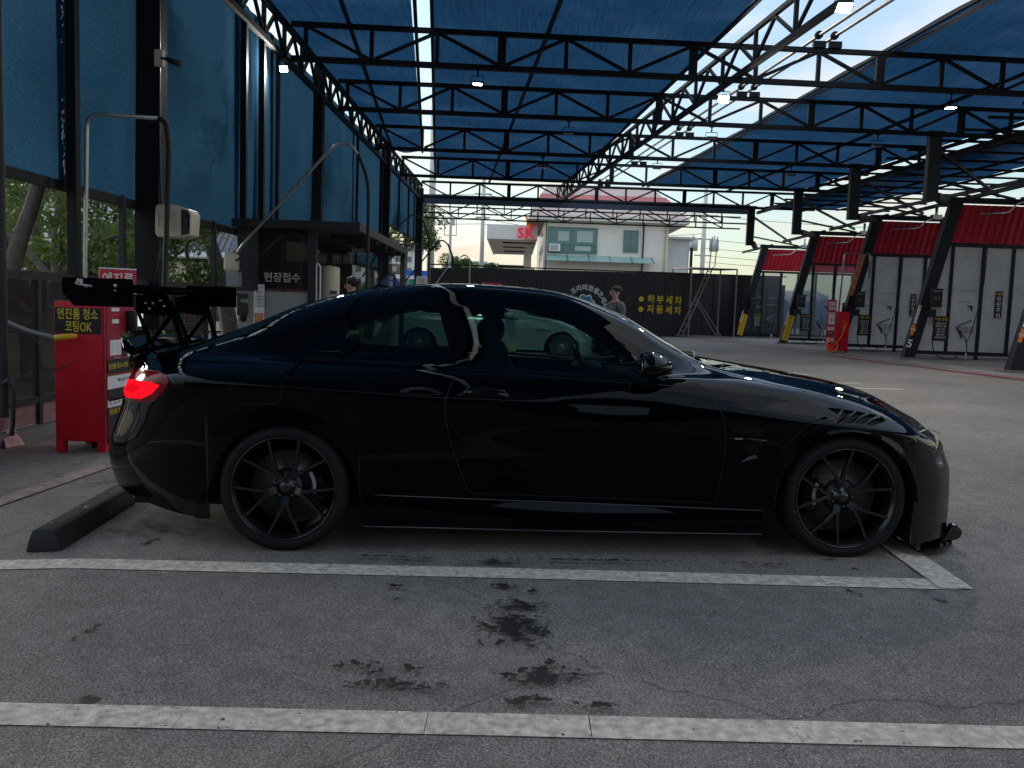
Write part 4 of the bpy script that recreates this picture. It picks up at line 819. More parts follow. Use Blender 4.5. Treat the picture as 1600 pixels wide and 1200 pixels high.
w1 = window(-3.6, -.55, 4.86, 6.42, (-2.1,), (5.40,)); window(1.2, 2.05, 5.05, 6.35, (1.62,), (5.95,))
bl = mat('paper blind', (.38, .46, .42), .8)
for k, (x0, x1, z0, z1) in enumerate(((-3.0, -2.3, 5.6, 6.2), (-1.8, -.8, 5.55, 6.25), (-1.9, -.9, 5.0, 5.3))): shape('pane_blind', bl, w1, 'box', (x0, -.036, z0), (x1, -.031, z1))
ac = shape('air_conditioner', M['white'], w1, 'box', (-3.55, -.35, 4.92), (-2.85, -.07, 5.38)); 
for i in range(6): shape('grille', M['grey'], t, 'box', (-3.48, -.36, 4.98 + i * .06), (-2.98, -.351, 5.01 + i * .06))
aw = MB(); aw.add([(-3.75, -1.1, 4.30), (3.0, -1.1, 4.30), (3.0, -.02, 4.72), (-3.75, -.02, 4.72)], [(0,1,2,3)]); awn = aw.build('awning', mat('green awning sheet', (.24, .40, .36), .3), t)
for i in range(6): member('awning_rib', (-3.75 + i * 1.35, -1.1, 4.32), (-3.75 + i * 1.35, 0, 4.74), .07, .05, M['galv'], awn)
for i in range(4): shape('side_window', TG, t, 'box', (-3.94, 1.2 + i * 2.4, 4.9), (-3.88, 2.9 + i * 2.4, 6.3))
b = MB(); b.tube([(2.4, -.1, 0), (2.4, -.1, 6.85)], .05, 6); b.build('drain_pipe', M['steel'], t); b = MB(); b.tube([(-3.75, -.1, 0), (-3.75, -.1, 6.85)], .03, 6); b.build('drain_pipe', M['steel'], t)
b = MB(); b.tube([(3.85, -.1, 0), (3.85, -.1, 6.85)], .07, 8); b.build('drain_pipe', mat('ochre pipe', (.50, .40, .24), .6), t)
t = thing('annex_building', 'pale grey annex right of the cream station building', 'building', (10.6, 57, 0)); shape('wall', mat('annex wall', (.52, .54, .53), .7, noise=(.8, .1)), t, 'box', (-1.0, 0, -.3), (.75, 6, 6.1)); shape('roof', M['galv'], t, 'box', (-1.0, -.3, 6.1), (1.1, 6.2, 6.25)); shape('pipe', M['steel'], t, 'box', (.82, -.1, 3), (.98, .05, 5.6))
t = thing('station_canopy', 'white fuel station canopy with a red two-letter sign', 'canopy', (-.4, 57.4, 0)); WC = mat('white canopy', (.70, .68, .66), .5, noise=(.6, .06))
cz = 5.78
shape('fascia', WC, t, 'box', (-1.6, 0, cz), (1.75, .15, cz + .95)); shape('fascia', WC, t, 'box', (-1.6, .15, cz), (-1.45, 17, cz + .95)); und = shape('underside', mat('canopy underside', (.50, .45, .40), .7), t, 'box', (-1.45, .15, cz + .05), (1.75, 17, cz + .1)); shape('red_edge', M['redprint'], t, 'box', (.9, -.02, cz - .04), (1.75, -.005, cz + .02))
for i in range(3): lt = shape('light_strip', M['steel2'], t, 'box', (-.6, 3 + i * 4.5, cz - .02), (1.6, 3.5 + i * 4.5, cz + .049))
for y in (6, 14): shape('pillar', WC, t, 'box', (1.0, y, -.2), (1.5, y + .5, cz + .05))
SR = mat('red sign letter', (.70, .02, .06), .4, emit=(.8, .02, .05), emit_s=.15)
for i, ch in enumerate('SK'):
    me = text_mesh(ch, .95, .028, .03); me.materials.clear(); me.materials.append(SR); o = link('letter', me, t); o.rotation_euler = (R(90), 0, 0); o.location = (.62 + i * .58, -.06, cz + .40)
b = MB(); b.prism([(.0, 0), (-.06, .35), (-.16, .72), (.10, .60), (.20, .3), (.17, .05)], 0, .06, lambda u, v, d: (1.05 + u, -.08 + d, cz + .82 + v)); b.build('wing_mark', mat('orange wing', (.80, .22, .03), .4, emit=(.9, .25, .03), emit_s=.12), t)
b = MB(); b.prism([(.2, 0), (.24, .3), (.20, .55), (.34, .5), (.38, .2), (.33, -.05)], 0, .06, lambda u, v, d: (1.05 + u, -.08 + d, cz + .82 + v)); b.build('wing_mark', SR, t)
t = thing('low_store', 'low dark-roofed store under the fuel station canopy', 'building', (-.9, 70, 0)); shape('wall', WC, t, 'box', (-1.2, 0, -.2), (2.4, 3, 4.5)); shape('roof', M['steel2'], t, 'box', (-.6, -.3, 4.5), (1.6, 3.3, 4.7))

# poles and wires
def pole(label, x, y, h, r0, m_, arms=()):
    t = thing('utility_pole', label, 'pole', (x, y, 0)); b = MB(); b.tube([(0, 0, -.3), (0, 0, h)], [r0, r0 * .75], 12); b.build('shaft', m_, t)
    for z, w_ in arms: member('cross_arm', (-w_, 0, z), (w_, 0, z), .10, .10, M['galv'], t)
    return t
PC = mat('pale concrete pole', (.52, .51, .49), .75, noise=(2, .1))
pole('thick white pole right of the far end of the curtains', -4.75, 48, 13, .22, PC)
pole('slim concrete pole just left of the fuel station canopy', -2.4, 60, 12, .16, PC, ((7.4, .5), (9.0, .6)))
t = pole('concrete utility pole carrying two grey transformers behind the wall on the right', 15.05, 70, 11.5, .22, PC, ((7.3, .9), (6.0, .7), (9.2, 1.1)))
for x in (-.85, .85): b = MB(); b.tube([(x, -.1, 6.35), (x, -.1, 7.3)], .38, 14); b.tube([(x, -.1, 7.3), (x, -.1, 7.6)], .06, 8); b.build('transformer', mat('transformer grey', (.45, .45, .43), .5) if x < 0 else bpy.data.materials['transformer grey'], t)
t = thing('floodlight_mast', 'thin mast with a rectangular frame against the yellow sky', 'mast', (-4.45, 58, 0)); member('mast', (0, 0, 0), (0, 0, 7.4), .16, .16, PC, t)
for x in (-.42, .02, .38): member('frame_upright', (x, 0, 5.95), (x, 0, 7.15), .05, .05, M['galv'], t)
for z in (5.95, 7.15): member('frame_bar', (-.45, 0, z), (.42, 0, z), .05, .05, M['galv'], t)
for x in (-.32, .16): shape('lamp_panel', PC, t, 'box', (x - .12, -.05, 6.6), (x + .12, .05, 7.1))
def wire(label, a, c, sag, r_=.018):
    t = thing('power_line', label, 'wire', a, 'power lines'); A = Vector(a); C_ = Vector(c) - A; b = MB(); b.tube([C_ * (i/14) - Vector((0, 0, sag * 4 * (i/14) * (1 - i/14))) for i in range(15)], r_, 5); b.build('cable', M['steel'], t)
for k, (z, y) in enumerate(((7.35, 60), (7.0, 60.3), (9.0, 60))):
    n_ = ('middle', 'lowest', 'highest')[k]; wire(n_ + ' power line left of the slim pole in the yellow sky', (-30, y, z + .6), (-2.4, y, z), .5); wire(n_ + ' power line between the slim pole and the transformer pole', (-2.4, y, z), (15.0, 70, z + .4), .6)
for k, z in enumerate((7.3, 6.6, 6.0, 5.5, 9.2)): wire(('second highest', 'middle', 'second lowest', 'lowest', 'highest')[k] + ' power line running right from the transformer pole', (15.05, 70, z), (48, 74, z + .3), .5)

# ------------------------------------------------------------------ unseen dark wall added behind the camera to darken reflections and block light
t = thing('rear_light_block', 'unseen dark wall added behind the camera to block low light', 'wall', (0, -13, 0)); shape('panel', M['bpanel'], t, 'box', (-14, 0, -.2), (16, .1, 5.0))

# ------------------------------------------------------------------ wash bays on the right
M['frost'] = glass_mat('soap-filmed bay glass', (0.70, 0.71, 0.70), haze=0.82, hazecol=(0.86, 0.87, 0.86), rough=.05)
M['clearbay'] = glass_mat('clear bay glass', (0.78, 0.84, 0.86), haze=0.16, hazecol=(0.42, 0.44, 0.45))
M['bpost'] = mat('bay post paint', (.018, .020, .025), .6, spec=.2, noise=(3, .25)); M['corr'] = mat('red corrugated steel', (.44, .010, .028), .55, spec=.25, noise=(2, .18))
X, Z = (1, 0, 0), (0, 0, 1)
BL = ['nearest red-topped wash bay, at the right edge beside the bay numbered 5', 'red-topped wash bay with the number 5 on its leaning post', 'wash bay whose leaning post stands behind the small red machine', 'wash bay with a yellow board on its post, second from the far end', 'farthest wash bay with clear glass and a yellow board, beside the ladder stand']
def bay(i, px, py):
    g = gz(px); t = thing('wash_bay', BL[i], 'wash bay', (px, py, g), 'row of wash bays'); LEAN = 1.02; TH = 4.28
    PX = lambda z: LEAN * z / TH
    member('leaning_post', (0, 0, -.02), (PX(TH), 0, TH), .22, .30, M['bpost'], t); shape('foot_plate', M['kerb'], t, 'box', (-.28, -.22, -.03), (.30, .22, .05))
    W = 7.0; x0 = lambda z: PX(z) + .17; cl = i >= 3
    # frame and glass
    member('bottom_beam', (x0(.2), .02, .20), (W, .02, .20), .08, .10, M['bpost'], t); member('middle_beam', (x0(3.1), .02, 3.12), (W, .02, 3.12), .12, .10, M['bpost'], t); member('top_beam', (PX(TH) - .2, .02, TH + .02), (W, .02, TH + .02), .18, .14, M['bpost'], t)
    ms = [1.02, 1.86, 2.66, 3.5, 4.35, 5.2, 6.1]
    xs_ = [x0(1.6)] + ms
    for j, x in enumerate(ms): member('mullion', (x, 0, -.03 if j % 3 == 1 else .15), (x, 0, 3.1), .09, .07, M['bpost'], t)
    for j in range(len(ms)):
        a = ms[j-1] + .035 if j else None; c = ms[j] - .035; b = MB()
        if j == 0: b.prism([(x0(.25), .25), (c, .25), (c, 3.06), (x0(3.06), 3.06)], -.004, .004, lambda u, v, d: (u, d, v))
        else: b.box((a, -.004, .25), (c, .004, 3.06))
        b.build('glass_pane', M['clearbay' if cl else 'frost'], t)
    # corrugated head panel
    b = MB(); vs = []; nx = 150
    for z in (3.18, 4.18):
        for k in range(nx + 1):
            xx0 = x0(z) - .02; x = xx0 + (W - xx0) * k / nx; ph = (x * 5.2) % 1; d = .0 if ph < .42 else -.035 if .5 < ph < .92 else (-.035 * ((ph - .42) / .08) if ph <= .5 else -.035 * (1 - (ph - .92) / .08))
            vs.append((x, d - .03, z))
    b.add(vs, [(k, k+1, nx+1+k+1, nx+1+k) for k in range(nx)]); b.build('corrugated_panel', M['corr'], t)
    if i < 4: member('panel_joint', (3.05, -.06, 3.15), (3.05, -.06, 4.22), .09, .06, M['bpost'], t)
    # bay roof frame going back
    for x in (1.4, 4.2): member('roof_beam', (x, .1, TH + .1), (x - .2, 4.6, TH + .05), .08, .10, M['bpost'], t)
    member('roof_strut', (PX(TH) - .9, -.6, TH + .42), (2.6, .05, TH + .1), .06, .06, M['bpost'], t)
    # coin box on the post
    cbx = shape('control_box', M['black'], t, 'box', (PX(1.62) + .02, -.29, 1.42), (PX(1.62) + .31, -.13, 1.92)); shape('control_trim', M['grey'], cbx, 'box', (PX(1.62) + .06, -.296, 1.84), (PX(1.62) + .27, -.291, 1.865)); shape('coin_tray', M['black'], t, 'box', (PX(1.2) + .04, -.27, 1.15), (PX(1.2) + .28, -.13, 1.36))
    text('세차', .10, M['grey'], cbx, (PX(1.62) + .165, -.294, 1.65), X, Z)
    lean = Vector((LEAN, 0, TH)).normalized(); ldir = Vector((lean.z, 0, -lean.x))
    def on(z, o=0.0): return (PX(z) + o, -.155, z)
    if i >= 3:
        plate('yellow_board', M['yellow'], t, on(.62, -.01), ldir, lean, .25, 1.0, .01)
        for k, ch in enumerate('진입금지차량'): text(ch, .13, M['redprint'], t, (on(1.0 - k * .15, -.01)[0], -.163, 1.0 - k * .15), ldir, lean, .01)
        plate('edge_strip', M['white'], t, on(1.0, -.17), ldir, lean, .05, .55, .01); plate('edge_strip', M['redprint'], t, on(.55, -.17), ldir, lean, .05, .35, .01)
    elif i == 2:
        plate('orange_board', mat('faded orange', (.55, .22, .10), .6), t, on(2.45, -.15), ldir, lean, .16, 1.35, .01)
        for k, ch in enumerate('손세차전용'): text(ch, .17, M['redprint'], t, (on(2.95 - k * .25, -.15)[0], -.163, 2.95 - k * .25), ldir, lean, .01)
    else:
        plate('white_board', M['white'], t, on(1.22, -.16), ldir, lean, .075, .50, .01)
        for k, ch in enumerate('셀프세차'): text(ch, .075, M['black'], t, (on(1.4 - k * .115, -.16)[0], -.163, 1.4 - k * .115), ldir, lean, .01)
        plate('orange_board', M['orange'], t, on(.80, -.16), ldir, lean, .085, .30, .01); text('주의', .09, M['white'], t, (on(.8, -.16)[0], -.163, .8), ldir, lean, .01)
        if i == 1: text('5', .30, M['white'], t, (PX(.42) - .13, -.157, .42), ldir, lean, .018)
    # boards, prints, hoses on the glass
    plate('rule_board', M['black'], t, (.83, -.045, .86), X, Z, .42, .66, .01)
    text('이용 방법', .085, M['yellow'], t, (.83, -.053, 1.10), X, Z, .01)
    for k in range(6): text(('동전을 넣고', '버튼을 누름', '고압 세척', '거품 도포', '헹굼 세척', '건을 걸이에')[k], .058, M['white'], t, (.83, -.053, .99 - k * .075), X, Z, .008)
    text('고압건', .19, M['white'], t, (1.52, -.022, .83), X, Z, .022, .44); text('고압건', .19, M['black'], t, (1.52, -.026, .83), X, Z, .006, .42)
    b = MB(); b.prism([(1.25, .95), (1.30, .90), (1.66, 1.08), (1.64, 1.13)], -.03, -.022, lambda u, v, d: (u, d, v)); b.build('nozzle_print', M['grey'], t)
    for (x, z, ww, hh) in ((.9, 1.92, .42, .03), (1.5, 1.90, .34, .03), (.9, 1.48, .40, .03), (1.45, 1.60, .34, .20)): plate('notice_print', mat('faint print', (.32, .32, .32), .6) if 'faint print' not in bpy.data.materials else bpy.data.materials['faint print'], t, (x, -.020, z), X, Z, ww, hh if hh < .1 else .02, .004)
    b = MB(); b.prism([(1.52, 1.50), (1.66, 1.50), (1.66, 1.36), (1.62, 1.36), (1.60, 1.45), (1.52, 1.46)], -.03, -.022, lambda u, v, d: (u, d, v)); b.build('pistol_print', M['steel2'], t)
    if not cl:
        plate('warning_board', M['black'], t, (2.35, -.03, 1.55), X, Z, .20, .72, .01); text('겨울철', .07, M['yellow'], t, (2.35, -.038, 1.83), X, Z, .01)
        for k, ch in enumerate('빙판주의'): text(ch, .14, M['white'], t, (2.35, -.038, 1.70 - k * .15), X, Z, .01)
    b = MB(); b.tube(spline([(1.28, -.10, .86), (1.40, -.12, .72), (1.52, -.12, .50), (1.54, -.12, .2), (1.50, -.14, .03)]), .014, 6); b.tube(spline([(.66, -.08, .92), (.60, -.10, .6), (.68, -.12, .2), (.95, -.14, .05), (1.2, -.13, .06), (1.35, -.12, .22)]), .014, 6); b.build('hose', M['rubber'], t)
    b = MB(); b.tube([(1.20, -.10, .92), (1.30, -.12, .80), (1.38, -.13, .62)], [.014, .03, .02], 8); b.build('spray_gun', M['black'], t); b = MB(); b.tube([(1.52, -.14, .02), (1.52, -.14, .22)], .018, 6); b.build('hose_guide', M['white'], t)
    b = MB(); b.tube(spline([(1.9, -.1, 3.1), (1.85, -.12, 2.0), (1.72, -.12, 1.2), (1.52, -.12, .5)]), .010, 6); b.build('drop_hose', M['rubber'], t)
    # swinging boom over the head panel
    b = MB(); b.tube(fillet([(2.75, -.25, 4.28), (2.35, -.5, 4.20), (2.05, -.7, 3.92), (1.1, -1.1, 3.82)], .2), .02, 8); b.build('boom_pipe', M['galv'], t); b = MB(); b.cbox((2.8, -.2, 4.34), (.30, .2, .14)); b.tube([(2.8, -.2, 4.2), (2.8, -.2, 4.7)], .05, 8); b.build('boom_swivel', M['galv'], t)
    return t
for i, (x, y) in enumerate(BAYS): bay(i, x, y)
t = thing('bay_kerb', 'low concrete kerb along the front of the wash bays', 'kerb', (0, 0, 0)); 
for i, (x, y) in enumerate(BAYS): member('kerb_block', (x + .35, y + .25, gz(x) + .02), (x + 7, y + .25, gz(14) + .02), .5, .10, M['kerb'], t)
# back wall of the bays
t = thing('bay_back_wall', 'pale grey back wall behind the wash bay glass', 'wall', (17.5, 14, .2)); shape('wall', mat('pale block wall', (.62, .63, .63), .8, noise=(.8, .15)), t, 'box', (0, 0, -.3), (.2, 30, 3.2))
# small red machine by the third post
t = thing('coating_machine', 'small red machine with an orange coiled hose beside a leaning bay post', 'vending machine', (9.95, 26.6, gz(9.95)))
c = MB(); c.box((-.13, -.28, .07), (.30, .28, 1.27)); bevel(c.build('cabinet', M['red'], t), .008)
for x in (-.09, .26): shape('leg', M['red'], t, 'box', (x - .04, -.26, 0), (x + .04, -.18, .08))
sb = MB(); sb.box((-.40, -.30, .25), (-.13, -.27, 1.62)); so2 = sb.build('price_stack', M['redprint'], t)
for k, (z, h) in enumerate(((1.5, .12), (1.36, .10), (1.18, .10), (1.0, .26), (.74, .10), (.60, .12), (.38, .14))): plate('price_card', M['white'] if k != 5 else M['black'], t, (-.265, -.306, z), X, Z, .20, h, .01); text(('동전', '코팅', '카드', '사용법', '무인', '청소', '엔진')[k], .085, M['redprint'] if k != 5 else M['yellow'], t, (-.265, -.314, z), X, Z, .01)
b = MB(); pts = [(-.22 + .17 * math.cos(a * .5), -.36 + .02 * math.sin(a * 3.1), .20 + .17 * math.sin(a * .5)) for a in range(66)]; b.tube(pts, .018, 6); b.build('hose_coil', M['orange'], t)
b = MB(); b.tube(spline([(.12, -.31, 1.0), (.10, -.33, .7), (.2, -.33, .95), (.05, -.34, .5), (-.15, -.36, .25)]), .014, 6); b.build('hose', M['orange'], t)
b = MB(); b.tube(fillet([(.05, 0, 1.27), (.12, 0, 3.05), (.9, 0, 3.05), (.92, 0, 2.3)], .08), .025, 8); b.build('hose_stand', M['galv'], t); b = MB(); b.tube([(.2, 0, 1.27), (.2, 0, 1.55)], .05, 10); b.build('cap', M['black'], t)
# blue and white van behind the clear glass of the last bays
t = thing('covered_van', 'blue van with a white top parked behind the clear glass of the far bays', 'van', (14.6, 45.5, .22)); pr = [(-1.8, .45), (-1.85, 1.3), (-1.6, 1.95), (-1.1, 2.35), (.9, 2.45), (1.7, 2.1), (1.85, 1.2), (1.8, .45)]
b = MB(); b.prism(pr, -.8, .8, lambda u, v, d: (u, d, v)); bevel(b.build('body', mat('van blue', (.06, .16, .34), .4), t), .15, 3); b = MB(); b.prism([(-1.65, 1.98), (-1.1, 2.40), (.9, 2.5), (1.75, 2.14), (1.2, 1.9), (.3, 1.75), (-.2, 1.4), (-.5, 1.85)], -.83, .83, lambda u, v, d: (u, d, v)); bevel(b.build('roof', M['white'], t), .1, 3)
for x in (-1.1, 1.1): b = MB(); b.lathe([(.001, -.84), (.33, -.84), (.33, .84), (.001, .84)], c=(x, 0, .33), axis='Y', n=20); b.build('wheel', M['rubber'], t)

# ------------------------------------------------------------------ cars
def pchip(xk, yk, x):
    xk = np.array(xk, float); yk = np.array(yk, float); h = np.diff(xk); dl = np.diff(yk) / h; d = np.zeros_like(yk)
    for i in range(1, len(xk) - 1):
        if dl[i-1] * dl[i] > 0:
            w1, w2 = 2*h[i] + h[i-1], h[i] + 2*h[i-1]; d[i] = (w1 + w2) / (w1 / dl[i-1] + w2 / dl[i])
    d[0], d[-1] = dl[0], dl[-1]
    j = np.clip(np.searchsorted(xk, x) - 1, 0, len(h) - 1); t = (x - xk[j]) / h[j]; t = np.clip(t, 0, 1)
    return (yk[j]*(2*t**3 - 3*t**2 + 1) + yk[j+1]*(3*t**2 - 2*t**3) + h[j]*(d[j]*(t**3 - 2*t**2 + t) + d[j+1]*(t**3 - t**2)))
TX = [-1.06,-1.0,-.9,-.75,-.55,-.3,0,.35,.8,1.3,1.7,2.0,2.2,2.5,2.8,3.1,3.3,3.45,3.55,3.60]
T = dict(
 w4=[.40,.60,.745,.84,.895,.925,.935,.925,.905,.90,.895,.90,.905,.92,.925,.905,.84,.72,.52,.30],
 w6=[.38,.55,.68,.76,.80,.815,.825,.835,.845,.85,.845,.835,.83,.825,.81,.77,.70,.60,.44,.26],
 w7=[.36,.52,.64,.70,.735,.75,.755,.765,.775,.785,.785,.765,.745,.73,.70,.66,.60,.52,.38,.22],
 z4=[.70,.75,.79,.815,.825,.82,.81,.79,.765,.755,.745,.735,.722,.695,.667,.63,.59,.56,.545,.53],
 z6=[.80,.86,.89,.905,.92,.925,.925,.91,.895,.88,.875,.885,.875,.845,.795,.72,.655,.61,.58,.555],
 z7=[.85,.90,.93,.945,.955,.96,.95,.935,.92,.90,.89,.905,.905,.87,.82,.745,.68,.63,.60,.57],
 w8=[.30,.45,.56,.63,.66,.67,.655,.625,.60,.61,.66,.70,.66,.64,.60,.56,.50,.43,.32,.18],
 z8=[.87,.92,.95,.965,.985,1.03,1.125,1.205,1.25,1.225,1.09,.955,.925,.885,.835,.765,.70,.65,.615,.585],
 w9=[.24,.38,.48,.54,.56,.555,.53,.52,.52,.535,.60,.655,.56,.54,.50,.46,.42,.36,.27,.15],
 z9=[.88,.935,.96,.975,1.0,1.085,1.205,1.285,1.33,1.30,1.165,.995,.935,.90,.855,.79,.725,.67,.63,.60],
 z10=[.89,.945,.97,.985,1.02,1.11,1.235,1.315,1.352,1.33,1.215,1.05,.955,.915,.87,.81,.745,.685,.645,.61],
 z11=[.89,.95,.975,.99,1.025,1.12,1.245,1.325,1.358,1.34,1.235,1.08,.975,.92,.875,.815,.75,.69,.65,.615],
 zb=[.27,.25,.225,.20,.165,.14,.27,.27,.27,.265,.26,.25,.245,.24,.24,.08,.07,.075,.085,.095])
ARCH = ((0.0, .268, .370), (2.805, .290, .356))
def smooth(t): t = np.clip(t, 0, 1); return t*t*(3 - 2*t)
def rear_shear(z): return np.interp(z, [.1,.21,.26,.4,.5,.66,.87,1.0], [.09,.08,.03,0,.015,.08,.135,.12])
def front_shear(z): return np.interp(z, [.05,.3,.42,.52,.62,.75], [-.02,-.02,-.03,-.075,-.09,-.09])
def surface():
    xs = list(np.linspace(-1.06, 3.60, 250))
    for c, zc, Ra in ARCH:
        xs += [c + Ra * math.cos(a) for a in np.linspace(0.001, math.pi - .001, 46)] + [c - Ra - .002, c + Ra + .002]
    xs = np.array(sorted(xs)); keep = [0]
    for i in range(1, len(xs)):
        if xs[i] - xs[keep[-1]] > .0015: keep.append(i)
    xs = xs[keep]; t = {k: pchip(TX, v, xs) for k, v in T.items()}
    zb = t['zb'].copy(); zb[(xs > -.46) & (xs < 0)] = .143; arch = np.zeros(len(xs), bool)
    zb[(xs > 0) & (xs < 2.6)] = np.interp(xs[(xs > 0) & (xs < 2.6)], [.37, 2.45], [.275, .235]); zb[xs > 3.0] = np.interp(xs[xs > 3.0], [3.1, 3.6], [.06, .09])
    for c, zc, Ra in ARCH:
        k = np.abs(xs - c) < Ra; zb[k] = zc + np.sqrt(Ra**2 - (xs[k] - c)**2); arch |= k
    w4 = t['w4']; z4 = t['z4']
    tuck = np.where(arch, .0, np.where(xs > 2.9, .02, np.where(xs < -.3, .05, .03)))
    fr_ = smooth((xs - 2.15) / .4)
    dr_ = np.exp(-((xs - 1.62) / .42) ** 2)
    def zz(nom): f = (nom - .27) / (.76 - .27); return zb + (z4 - zb) * f
    rows = [(w4 - tuck + arch*.002, zb), (w4 - .55*tuck - .004 + arch*.004, zz(.37)), (w4 - .012 + arch*.009, zz(.54)), (w4 - .002 + arch*.001 + .010*dr_, zz(.685)), (w4 - .008*dr_, z4), (w4 - .012 - .030*fr_, z4 + (t['z6'] - z4) * (.3 + .2*fr_)),
            (t['w6'], t['z6']), (t['w7'], t['z7']), (t['w8'], t['z8']), (t['w9'], t['z9']), (t['w9'] * .55, t['z10']), (xs * 0, t['z11'])]
    sub = [4, 5, 5, 2, 3, 5, 5, 9, 5, 6, 6]; k = np.arange(len(rows)); u = np.concatenate([np.arange(s)/s + i for i, s in enumerate(sub)] + [[len(rows) - 1]])
    W = np.array([r[0] for r in rows]); Zr = np.array([r[1] for r in rows]); P = np.zeros((len(xs), len(u), 3))
    for i in range(len(xs)):
        w_ = pchip(k, W[:, i], u); z_ = pchip(k, Zr[:, i], u); x_ = xs[i] + rear_shear(z_) * smooth((-.45 - xs[i]) / .55) + front_shear(z_) * smooth((xs[i] - 3.0) / .5)
        P[i, :, 0] = x_; P[i, :, 1] = -w_; P[i, :, 2] = z_
    return P
def offs(poly, d):
    n = len(poly); A = sum(poly[i][0]*poly[(i+1)%n][1] - poly[(i+1)%n][0]*poly[i][1] for i in range(n)); s_ = 1 if A > 0 else -1; o = []
    for i in range(n):
        a, p, c = Vector(poly[i-1]), Vector(poly[i]), Vector(poly[(i+1)%n]); e1 = (p-a).normalized(); e2 = (c-p).normalized()
        n1 = Vector((-e1.y, e1.x))*s_; n2 = Vector((-e2.y, e2.x))*s_; m_ = n1 + n2; m_ = m_ / max(.35, m_.dot(n1)) if m_.length > 1e-6 else n1; o.append(tuple(p + m_*d))
    return o
def inside(pt, poly):
    x, y = pt; r = False; n = len(poly); j = n - 1
    for i in range(n):
        xi, yi = poly[i]; xj, yj = poly[j]
        if (yi > y) != (yj > y) and x < (xj-xi)*(y-yi)/(yj-yi) + xi: r = not r
        j = i
    return r
def cut_poly(bm, poly, plan):
    us = [p[0] for p in poly]; vs = [p[1] for p in poly]; lo = (min(us) - .08, min(vs) - .08); hi = (max(us) + .08, max(vs) + .08)
    uv = (lambda c: (c.x, -c.y)) if plan else (lambda c: (c.x, c.z))
    def ok(f):
        c = f.calc_center_median(); u, v = uv(c)
        return lo[0] < u < hi[0] and lo[1] < v < hi[1] and ((not plan and c.y < -.12) or (plan and c.z > .55 and f.normal.z > .15))
    cand = [f for f in bm.faces if ok(f)]
    n = len(poly)
    for i in range(n):
        a, b_ = poly[i], poly[(i+1)%n]; x0, x1 = sorted((a[0], b_[0])); y0, y1 = sorted((a[1], b_[1])); near = []
        for f in cand:
            q = [uv(v.co) for v in f.verts]; qx = [t[0] for t in q]; qy = [t[1] for t in q]
            if max(qx) >= x0 - .004 and min(qx) <= x1 + .004 and max(qy) >= y0 - .004 and min(qy) <= y1 + .004: near.append(f)
        if not near: continue
        d = Vector((b_[0]-a[0], b_[1]-a[1])); 
        if d.length < 1e-6: continue
        no = Vector((d.y, d.x, 0)) if plan else Vector((d.y, 0, -d.x)); co = Vector((a[0], -a[1], 0)) if plan else Vector((a[0], 0, a[1]))
        ge = set(near)
        for f in near: ge.update(f.edges); ge.update(f.verts)
        r = bmesh.ops.bisect_plane(bm, geom=list(ge), dist=1e-5, plane_co=co, plane_no=no.normalized())
        ns = set(near); cand = [f for f in cand if f.is_valid and f not in ns] + [f for f in r['geom'] if isinstance(f, bmesh.types.BMFace) and f.is_valid]
    return [f for f in cand if f.is_valid], uv
def car_body(panels, mapx=None):
    """cuts the panels out of one smooth half body; returns {tag: (verts, faces, normals)}"""
    P = surface(); nx, nr = P.shape[:2]; bm = bmesh.new(); V = [[bm.verts.new(P[i, j]) for j in range(nr)] for i in range(nx)]
    for i in range(nx - 1):
        for j in range(nr - 1): bm.faces.new((V[i][j], V[i+1][j], V[i+1][j+1], V[i][j+1]))
    bm.faces.new([V[nx-1][j] for j in range(nr)]); bm.faces.new([V[0][j] for j in range(nr-1, -1, -1)])
    bm.normal_update()
    lay = bm.faces.layers.int.new('part'); names = ['body']
    for (nm, poly, plan, gap, ring) in panels:
        if nm not in names: names.append(nm)
        if ring and ring not in names: names.append(ring)
        shapes = [(poly, names.index(nm))]
        if gap: shapes = [(offs(poly, gap), names.index(nm)), (poly, names.index(ring))]
        for pl, _ in shapes: cut_poly(bm, pl, plan)
        bm.normal_update()
        uv = (lambda c: (c.x, -c.y)) if plan else (lambda c: (c.x, c.z))
        us = [p[0] for p in poly]; vs = [p[1] for p in poly]
        for f in bm.faces:
            c = f.calc_center_median(); q = uv(c)
            if f[lay] or not (min(us) <= q[0] <= max(us) and min(vs) <= q[1] <= max(vs)): continue
            if (not plan and c.y > -.12) or (plan and not (c.z > .55 and f.normal.z > .15)): continue
            for pl, tg in shapes:
                if inside(q, pl): f[lay] = tg; break
    bm.normal_update(); out = {}
    for k, nm in enumerate(names):
        idx = {}; vs = []; ns = []; fs = []
        for f in bm.faces:
            if f[lay] != k: continue
            q = []
            for v in f.verts:
                if v not in idx: idx[v] = len(vs); vs.append(v.co.copy()); ns.append(v.normal.copy())
                q.append(idx[v])
            fs.append(q)
        out[nm] = (vs, fs, ns)
    bm.free(); return out
def emit_part(data, name, m_, parent, d=0.0, side='both', fx=None):
    vs, fs, ns = data; objs = []
    def mk(sides):
        V = []; F = []
        for s_ in sides:
            b0 = len(V)
            for p, n_ in zip(vs, ns):
                q = p + n_ * d; q = Vector((q.x, q.y * s_, q.z)); V.append(fx(q) if fx else q)
            F += [[b0 + i for i in (f if s_ > 0 else f[::-1])] for f in fs]
        me = bpy.data.meshes.new(name); me.from_pydata(V, [], F); me.materials.append(m_); me.polygons.foreach_set('use_smooth', [True]*len(F)); me.validate(); me.update()
        if side == 'both' and len(sides) == 2:
            bm = bmesh.new(); bm.from_mesh(me); bmesh.ops.remove_doubles(bm, verts=bm.verts[:], dist=1e-5); bm.to_mesh(me); bm.free()
        return link(name, me, parent)
    if side == 'both': return [mk((1, -1))]
    return [mk((1,)), mk((-1,))]

